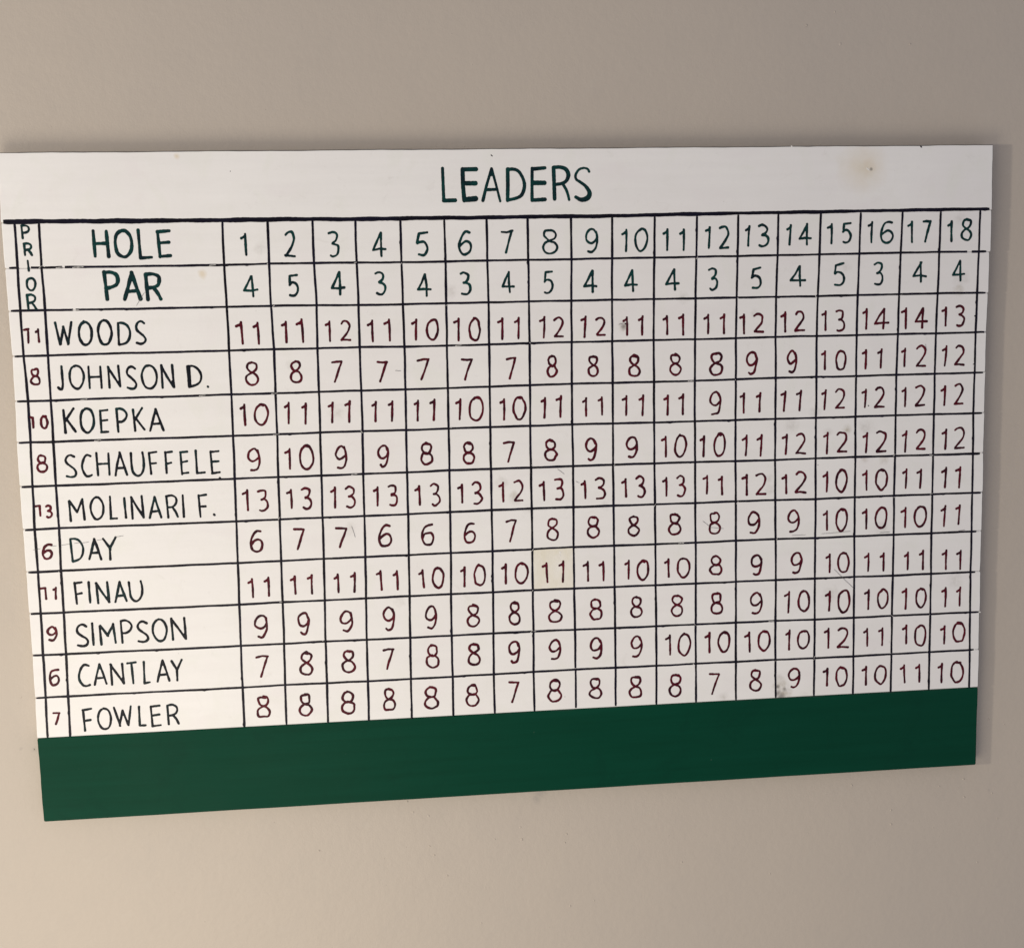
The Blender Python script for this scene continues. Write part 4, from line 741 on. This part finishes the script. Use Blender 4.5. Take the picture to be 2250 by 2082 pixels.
# letter and digit shapes in a unit box (x right, y down): list of (smooth, points)
def arc(cx, cy, rx, ry, a0, a1, n=10):
    return [(cx + rx * math.cos(math.radians(a0 + (a1 - a0) * k / n)), cy + ry * math.sin(math.radians(a0 + (a1 - a0) * k / n))) for k in range(n + 1)]
GL = {
 '0': [[(1, arc(.5, .5, .5, .5, -100, 265, 14))],
       [(1, [(.45, 0), (.15, .15), (0, .42), (.03, .75), (.3, .98), (.6, .99), (.9, .75), (1, .4), (.85, .1), (.55, .0), (.4, .02)])],
       [(1, [(.4, .03), (.12, .2), (.0, .5), (.1, .82), (.4, 1), (.75, .93), (.98, .65), (.98, .3), (.8, .05), (.5, 0), (.3, .08)])]],
 '2': [[(1, [(0, .12), (.25, .02), (.6, 0), (.9, .1), (.97, .27), (.85, .48), (.5, .7), (.08, .93)]), (0, [(.06, .97), (1, .97)])],
       [(1, [(.02, .07), (.3, .01), (.65, .01), (.93, .14), (.97, .33), (.78, .55), (.35, .8), (.04, .97)]), (0, [(.04, 1), (1, .98)])],
       [(1, [(.08, .1), (.3, 0), (.7, .02), (.93, .2), (.9, .38), (.6, .62), (.0, .97)]), (0, [(.0, .98), (.4, .96), (1, 1)])]],
 '3': [[(1, [(0, .08), (.3, 0), (.68, .03), (.88, .16), (.82, .33), (.62, .43), (.34, .48)]), (1, [(.34, .48), (.7, .52), (.95, .64), (1, .78), (.85, .93), (.5, 1), (.1, .98)])],
       [(1, [(0, .06), (.35, .0), (.75, .05), (.85, .18), (.72, .36), (.35, .46)]), (1, [(.35, .47), (.72, .49), (.97, .62), (.96, .82), (.7, .97), (.35, 1), (.12, .96)])]],
 '4': [[(0, [(.6, 0), (.3, .38), (0, .70), (.5, .70), (1, .68)]), (0, [(.62, 0), (.66, .5), (.68, 1)])],
       [(0, [(.66, 0), (.35, .36), (.0, .72), (.55, .70), (1, .71)]), (0, [(.67, 0), (.66, .5), (.66, 1)])]],
 '5': [[(0, [(.95, 0), (.18, .04), (.1, .46)]), (1, [(.08, .47), (.35, .39), (.78, .42), (1, .62), (.93, .83), (.65, .98), (.35, 1), (.12, .95)])],
       [(0, [(.98, 0), (.22, .08), (.02, .47)]), (1, [(.02, .48), (.3, .43), (.7, .46), (.96, .62), (.95, .82), (.65, 1), (.15, .97)])]],
 '6': [[(1, [(.92, .04), (.62, 0), (.3, .12), (.08, .4), (0, .66), (.14, .9), (.45, 1), (.8, .92), (1, .7), (.9, .5), (.62, .42), (.32, .48), (.04, .64)])],
       [(1, [(.95, .03), (.6, .02), (.25, .15), (.04, .42), (.03, .7), (.22, .95), (.5, 1), (.82, .9), (.98, .65), (.85, .44), (.55, .40), (.25, .5), (.05, .62)])]],
 '7': [[(0, [(0, .04), (.5, .0), (1, .0)]), (1, [(.98, .02), (.75, .35), (.5, .7), (.32, 1)])],
       [(0, [(0, .0), (.5, .02), (.98, .03)]), (1, [(.98, .04), (.72, .38), (.5, .68), (.27, 1)])]],
 '8': [[(1, arc(.5, .24, .40, .24, -100, 262, 12)), (1, arc(.5, .73, .5, .27, -95, 268, 12))],
       [(1, [(.5, 0), (.18, .08), (.12, .26), (.38, .43), (.8, .55), (1, .75), (.82, .96), (.42, 1), (.06, .88), (.02, .66), (.25, .51), (.68, .42), (.9, .26), (.84, .07), (.45, .0)])],
       [(1, [(.55, .02), (.2, .05), (.1, .22), (.25, .4), (.5, .47), (.82, .55), (.99, .74), (.85, .94), (.5, 1), (.15, .95), (0, .75), (.15, .56), (.48, .47), (.78, .38), (.9, .2), (.78, .04), (.5, .0)])]],
 '9': [[(1, [(.95, .2), (.72, .02), (.38, .02), (.08, .2), (0, .4), (.15, .56), (.45, .6), (.75, .52), (.98, .36)]), (1, [(.9, .12), (1, .36), (.98, .62), (.85, .86), (.55, 1), (.2, .96)])],
       [(1, [(.9, .18), (.62, 0), (.3, .05), (.05, .22), (.02, .42), (.25, .58), (.6, .56), (.95, .42)]), (1, [(.85, .08), (.97, .3), (1, .6), (.8, .9), (.5, 1), (.18, .99)])],
       [(1, [(.93, .22), (.75, .03), (.42, 0), (.1, .15), (.02, .36), (.2, .55), (.5, .59), (.85, .47), (.95, .36)]), (1, [(.88, .1), (.99, .33), (.92, .66), (.72, .93), (.4, 1), (.22, .93)])]],
 'H': [[(0, [(0, 0), (.03, 1)]), (0, [(.95, .02), (1, 1)]), (0, [(.03, .50), (.97, .48)])]],
 'O': [[(1, arc(.5, .5, .5, .5, -95, 268, 14))], [(1, [(.45, 0), (.15, .12), (0, .42), (.06, .78), (.36, 1), (.66, .98), (.93, .74), (1, .4), (.84, .1), (.55, .01), (.38, .02)])]],
 'L': [[(0, [(.02, 0), (.04, .97)]), (0, [(.04, .98), (1, .96)])]],
 'E': [[(0, [(.02, .02), (.1, 1)]), (0, [(.0, .03), (.98, 0)]), (0, [(.07, .48), (.92, .45)]), (0, [(.1, .99), (1, .97)])]],
 'P': [[(0, [(.03, .02), (.1, 1)]), (1, [(.03, .03), (.45, .0), (.85, .1), (1, .28), (.85, .47), (.5, .57), (.08, .58)])]],
 'A': [[(0, [(.5, 0), (.24, .52), (0, 1)]), (0, [(.5, 0), (.75, .5), (1, 1)]), (0, [(.18, .70), (.82, .68)]), (0, [(.5, .05), (.5, .2)])]],
 'R': [[(0, [(.03, .02), (.08, 1)]), (1, [(.03, .03), (.5, .0), (.88, .1), (.96, .27), (.82, .44), (.5, .53), (.1, .55)]), (1, [(.52, .54), (.8, .75), (1, 1)])]],
 'I': [[(0, [(.0, 0), (.5, .5), (1, 1)])]],
 'W': [[(0, [(0, .02), (.28, 1)]), (0, [(.28, .98), (.48, .22)]), (0, [(.5, .2), (.76, .97)]), (0, [(.76, .97), (1, 0)]), (0, [(.28, .8), (.28, .97)]), (0, [(.78, .78), (.76, .94)]), (0, [(.49, .3), (.5, .42)])]],
 'D': [[(0, [(.04, .03), (.08, .98)]), (1, [(.04, .03), (.42, .02), (.78, .14), (1, .42), (.93, .72), (.66, .92), (.1, 1)])]],
 'S': [[(1, [(.93, .09), (.6, .0), (.25, .05), (.03, .2), (.12, .37), (.45, .5), (.85, .66), (1, .82), (.82, .96), (.45, 1), (.03, .95)])]],
 'J': [[(1, [(.85, 0), (.9, .45), (.95, .8), (.75, .99), (.35, 1), (0, .93)])]],
 'N': [[(0, [(.02, .02), (.06, 1)]), (0, [(.02, .02), (.5, .52), (.98, .96)]), (0, [(.93, 0), (1, .98)]), (0, [(.93, .72), (.93, .86)]), (0, [(.97, .76), (.95, .92)]), (0, [(.05, .06), (.08, .18)])]],
 'K': [[(0, [(0, .06), (.08, 1)]), (0, [(.9, 0), (.1, .52)]), (0, [(.22, .45), (1, .95)])]],
 'C': [[(1, [(.98, .05), (.6, .0), (.25, .14), (.02, .48), (.08, .76), (.38, .97), (.7, 1), (1, .94)])]],
 'U': [[(1, [(.0, .02), (.02, .45), (.1, .8), (.38, 1), (.7, .95), (.94, .7), (.98, .35), (.92, 0)])]],
 'F': [[(0, [(.02, .03), (.12, 1)]), (0, [(.0, .04), (1, 0)]), (0, [(.08, .55), (.86, .52)])]],
 'M': [[(0, [(.03, .08), (.08, 1)]), (0, [(.04, .06), (.52, .58)]), (0, [(.52, .58), (.92, .03)]), (0, [(.9, .0), (1, .94)])]],
 'T': [[(0, [(0, .04), (1, .0)]), (0, [(.48, .03), (.58, 1)])]],
 'Y': [[(0, [(0, .05), (.5, .48)]), (0, [(1, 0), (.5, .5), (.5, 1)]), (0, [(.5, .42), (.53, .55)])]],
 '.': [[(0, [(0, 0), (.6, .6)])]],
}

def strokes_for(ch, v, sw, rng):
    S = []
    def widen(pts, amp=.12, taper=True):
        ph, fq = rng.uniform(0, 6.28), rng.uniform(.25, .5)
        out = []; s = 0; prev = None
        for q in pts:
            if prev is not None: s += math.hypot(q[0] - prev[0], q[1] - prev[1])
            prev = q
            out.append((q[0], q[1], sw * (1 + amp * math.sin(s * fq + ph) + .05 * math.sin(s * 1.1 + ph * 3) + rng.uniform(-.03, .03))))
        return out
    if ch == '-':
        return [widen([(v[0], v[1]), ((v[0] + v[2]) / 2, (v[1] + v[3]) / 2), (v[2], v[3])], .05)]
    if ch in '1i':
        xt, yt, xb, yb = v
        h = math.hypot(xb - xt, yb - yt)
        bx, by = (xt + xb) / 2 + rng.uniform(-.25, .25), (yt + yb) / 2
        S.append(widen(catmull([(xt, yt), (bx, by), (xb, yb)], 4)))
        if ch == 'i': return S
        fl = h * rng.uniform(.17, .22); fd = h * rng.uniform(.16, .22)
        S.append([(a, b, c * q) for (a, b, c), q in zip(widen([(xt - fl, yt + fd), (xt - fl * .45, yt + fd * .72), (xt, yt + h * .06)], .05), (1.12, 1.0, .9))])
        if rng.random() < .6: S.append(widen([(xt - fl * .4, yt + fd * .85), (xt, yt + fd * .75)], .05))
        return S
    cx, cy, w, h = v
    var = rng.choice(GL[ch])
    rot = rng.uniform(-.02, .02)
    for smooth, pts in var:
        q = [((px - .5) * w, (py - .5) * h) for px, py in pts]
        jit = .022 if ch.isdigit() else .012
        q = [(a + rng.gauss(0, jit) * w, b + rng.gauss(0, jit * .7) * h) for a, b in q]
        q = [(cx + a * math.cos(rot) - b * math.sin(rot), cy + a * math.sin(rot) + b * math.cos(rot)) for a, b in q]
        if smooth: q = catmull(q, 5)
        else:
            qq = []
            for a, b in zip(q[:-1], q[1:]):
                for k in range(4): qq.append((a[0] + (b[0] - a[0]) * k / 4, a[1] + (b[1] - a[1]) * k / 4))
            q = qq + [q[-1]]
        S.append(widen(q))
    if ch in '08' and rng.random() < .55:        # brush overlap dab at the top of the loop
        S.append([(cx + rng.uniform(-.15, .05) * w, cy - h * .47, sw * 1.05), (cx + rng.uniform(.1, .25) * w, cy - h * .45, sw * rng.uniform(1.1, 1.4))])
    return S

for line in WRITING.strip().split("\n"):
    tk = line.split()
    kind, row, col, sw = tk[0], int(tk[1]), tk[2], float(tk[3])
    rng = random.Random(line)
    S = []
    for g in tk[4:]:
        ch, vv = g[0], [float(z) for z in g[2:].split(',')]
        w = (sw + (.46 if kind == 'word' else .38)) * rng.uniform(.93, 1.07)
        S += strokes_for(ch, vv, w, rng)
        if col == 'JOHNSON_D' and ch == 'D':      # heavily overpainted stem
            cx, cy, gw, gh = vv
            S.append([(cx - gw * .36, cy - gh * .46, 3.2), (cx - gw * .34, cy + gh * .44, 3.0)])
    if kind == 'word':
        nm = {'HOLE': 'heading_lettering', 'PAR': 'heading_lettering', 'PRI': 'column_lettering', 'OR': 'column_lettering'}.get(col, 'name_lettering')
        mat = M_NAME if nm == 'name_lettering' else M_TEAL
    elif kind == 'prior':
        nm, mat = 'prior_number', M_RED
    else:
        nm, mat = 'number', (M_TEAL if row < 3 else M_RED)
    po = paint(S, nm, mat, plank_objs[row], rng)
    if nm != 'name_lettering':
        txt = ''.join('1' if g[0] == 'i' else g[0] for g in tk[4:] if g[0] != '-')
        hue = 'dark green' if row < 3 else 'dark red'
        po["label"] = f"{hue} hand painted {'letters' if kind == 'word' else 'number'} {txt}"

# title on the top plank
rng = random.Random(9)
S = []
for sm, pts in TITLE:
    if sm: pts = [tuple(q) for q in catmull(pts, 5)]
    else:
        qq = []
        for a, b in zip(pts[:-1], pts[1:]):
            for k in range(5): qq.append(tuple(a[i] + (b[i] - a[i]) * k / 5 for i in range(3)))
        pts = qq + [pts[-1]]
    S.append([(x, y, w * (1 + rng.uniform(-.04, .04))) for x, y, w in pts])
paint(S, 'title_lettering', M_TEAL, plank_objs[0], rng)

# ------------------------------------------------------------------ ruled grid lines (each a flat ribbon of paint)
def ribbon(name, pts, width, hgt, seed, mat, parent, gaps=()):
    rng = random.Random(seed)
    P = []
    for a, b in zip(pts[:-1], pts[1:]):
        L = math.hypot(b[0] - a[0], b[1] - a[1]); n = max(1, int(L / 2.2))
        for k in range(n): P.append((a[0] + (b[0] - a[0]) * k / n, a[1] + (b[1] - a[1]) * k / n))
    P.append(pts[-1])
    ph = [rng.uniform(0, 6.28) for _ in range(6)]
    vs, fs = [], []
    prev_ok = False
    s = 0
    for i, q in enumerate(P):
        a = P[max(0, i - 1)]; b = P[min(len(P) - 1, i + 1)]
        d = np.array((b[0] - a[0], b[1] - a[1])); d /= np.linalg.norm(d); nn = (-d[1], d[0])
        s = math.hypot(q[0] - P[0][0], q[1] - P[0][1])
        if width > 3: width = 4.3 - 1.3 * s / 900
        wl = width / 2 * (1 + .10 * math.sin(s * .06 + ph[0]) + .08 * math.sin(s * .21 + ph[1]) + rng.uniform(-.07, .07))
        wr = width / 2 * (1 + .10 * math.sin(s * .05 + ph[2]) + .08 * math.sin(s * .17 + ph[3]) + rng.uniform(-.07, .07))
        if width < 3 and rng.random() < .012: wl *= 1.45
        if i in (0, len(P) - 1): wl *= .75; wr *= .75
        c = .12 * math.sin(s * .031 + ph[4]) + .06 * math.sin(s * .11 + ph[5])
        for f_, e in ((wl, 0.0), (wl * .6, .07), (-wr * .6, .07), (-wr, 0.0)):
            vs.append(loc(q[0] + nn[0] * (f_ + c), q[1] + nn[1] * (f_ + c), hgt + e))
        if i > 0 and not any(g0 < s < g1 for g0, g1 in gaps):
            b0 = (i - 1) * 4; b1 = i * 4
            for k in range(3): fs.append((b0 + k, b0 + k + 1, b1 + k + 1, b1 + k))
    return add_obj(name, vs, fs, mat, parent, smooth=True)

for h, pts in enumerate(H_LINES):
    if h == 12: continue
    if h == 0:
        xs = [q[0] for q in pts]
        r = random.Random(3)
        ribbon("heading_rule", pts, 3.9, .10, 3, M_LINE, board)
    else:
        gaps = {1: ((49, 52), (12, 18)), 2: ((55, 57),)}.get(h, ())
        if h == 1: gaps = ((8, 19), (46, 48.5), (889, 894))
        ribbon("row_line", pts, 2.05, .10, 100 + h, M_LINE, board, gaps)
for j, pts in enumerate(V_LINES):
    # each column line is ruled row by row, with a hair of misfit at the seams
    ribbon("column_line", pts, 2.12 if j > 1 else 2.25, .20, 300 + j, M_LINE, board)

# white touch-up blobs at the line ends on the right edge
rng = random.Random(12)
for h in range(13):
    if h == 0 or rng.random() < .6:
        x, y = H_LINES[h][-1]
        paint([[(x + .9, y + .1, 1.2), (x + 1.7, y + rng.uniform(-.3, .3), 1.3)]], 'paint_dab', M_CHIP, board, rng, base=.08, crown=.1)

# scratches and hair cracks in the paint
for i, pts in enumerate(SCRATCHES):
    rng = random.Random(700 + i)
    pp = []
    for a, b in zip(pts[:-1], pts[1:]):
        for k in range(6): pp.append((a[0] + (b[0] - a[0]) * k / 6 + rng.uniform(-.1, .1), a[1] + (b[1] - a[1]) * k / 6 + rng.uniform(-.15, .15)))
    pp.append(pts[-1])
    ribbon("scratch", pp, .30, .36, 800 + i, M_SCR, board)
# dark flecks on the title plank, the knot chip top right, the chip above the 11
def fleck(x, y, r, mat, seed, l=1.0):
    rng = random.Random(seed)
    paint([[(x, y, r), (x + l, y + l * .8, r * .8)]], 'paint_fleck', mat, board, rng)

# the one cell that was repainted in a creamier white
def lerp_line(pts, x):
    return float(np.interp(x, [q[0] for q in pts], [q[1] for q in pts]))
def lerp_x(pts, y):
    return float(np.interp(y, [q[1] for q in pts], [q[0] for q in pts]))
def cell_patch(row, col, mat, parent):
    y0 = lerp_line(H_LINES[row - 1], V_LINES[col + 1][row - 1][0]); y1 = lerp_line(H_LINES[row], V_LINES[col + 1][row][0])
    rng = random.Random(row * 31 + col)
    vs, fs = [], []
    n = 8
    for j in range(n + 1):
        for i in range(n + 1):
            t = j / n; y = y0 + (y1 - y0) * t
            xl, xr = lerp_x(V_LINES[col + 1], y), lerp_x(V_LINES[col + 2], y)
            x = xl + (xr - xl) * i / n
            edge = i in (0, n) or j in (0, n)
            yy = y + (x - xl) * (lerp_line(H_LINES[row - 1], xr) - lerp_line(H_LINES[row - 1], xl)) / (xr - xl)
            vs.append(loc(x, yy, .015 if edge else .035))
    for j in range(n):
        for i in range(n):
            a = j * (n + 1) + i
            fs.append((a, a + n + 1, a + n + 2, a + 1))
    return add_obj("repainted_patch", vs, fs, mat, parent, smooth=True)
def cream_material():
    mt, nt, N, L, P = new_mat("cream_touch_up_paint")
    c = coords(nt)
    a = noise(nt, coords(nt, (2, 1, 1)), 40, 4, .6, .6)
    col = mix(nt, ramp(nt, a, .35, .68), (.79, .755, .655), (.845, .825, .785))
    L.new(col, P.inputs["Base Color"]); P.inputs["Roughness"].default_value = .4
    P.inputs["Specular IOR Level"].default_value = .3
    bump(nt, noise(nt, c, 200, 4, .6), .5, .0006, P)
    return mt
cell_patch(9, 8, cream_material(), plank_objs[9])

# small white touch-up nicks across the ruled lines
rng = random.Random(77)
NICK = []
for _ in range(46):
    j = rng.randrange(1, len(V_LINES)); h = rng.randrange(1, 12)
    x, y = V_LINES[j][h]
    a = rng.choice((-.7, .8, .1, 2.2)) + rng.uniform(-.3, .3)
    x += rng.uniform(-2.2, 2.2); y += rng.uniform(-1.6, 1.6); l = rng.uniform(.8, 1.9)
    NICK.append([(x - l * math.cos(a), y - l * math.sin(a), .45), (x + l * math.cos(a), y + l * math.sin(a), .3)])
for h, x in ((4, 165), (4, 60), (5, 230), (1, 46), (1, 60), (1, 64), (2, 58), (5, 70), (3, 400), (6, 300), (8, 610), (4, 620), (10, 700), (4, 230), (1, 180)):
    y = lerp_line(H_LINES[h], x)
    NICK.append([(x - 2.5, y + .3, .5), (x + 3.0, y - .1, .35)])
CELL = .22
for s_ in NICK:
    paint([s_], 'white_nick', M_CHIP, board, rng, base=.30, crown=.1)
CELL = .36
for (x, y, r, m_, l) in FLECKS:
    fleck(x, y, r, {'d': M_LINE, 'w': M_CHIP, 's': M_SCR}[m_], int(x * 7 + y), l)
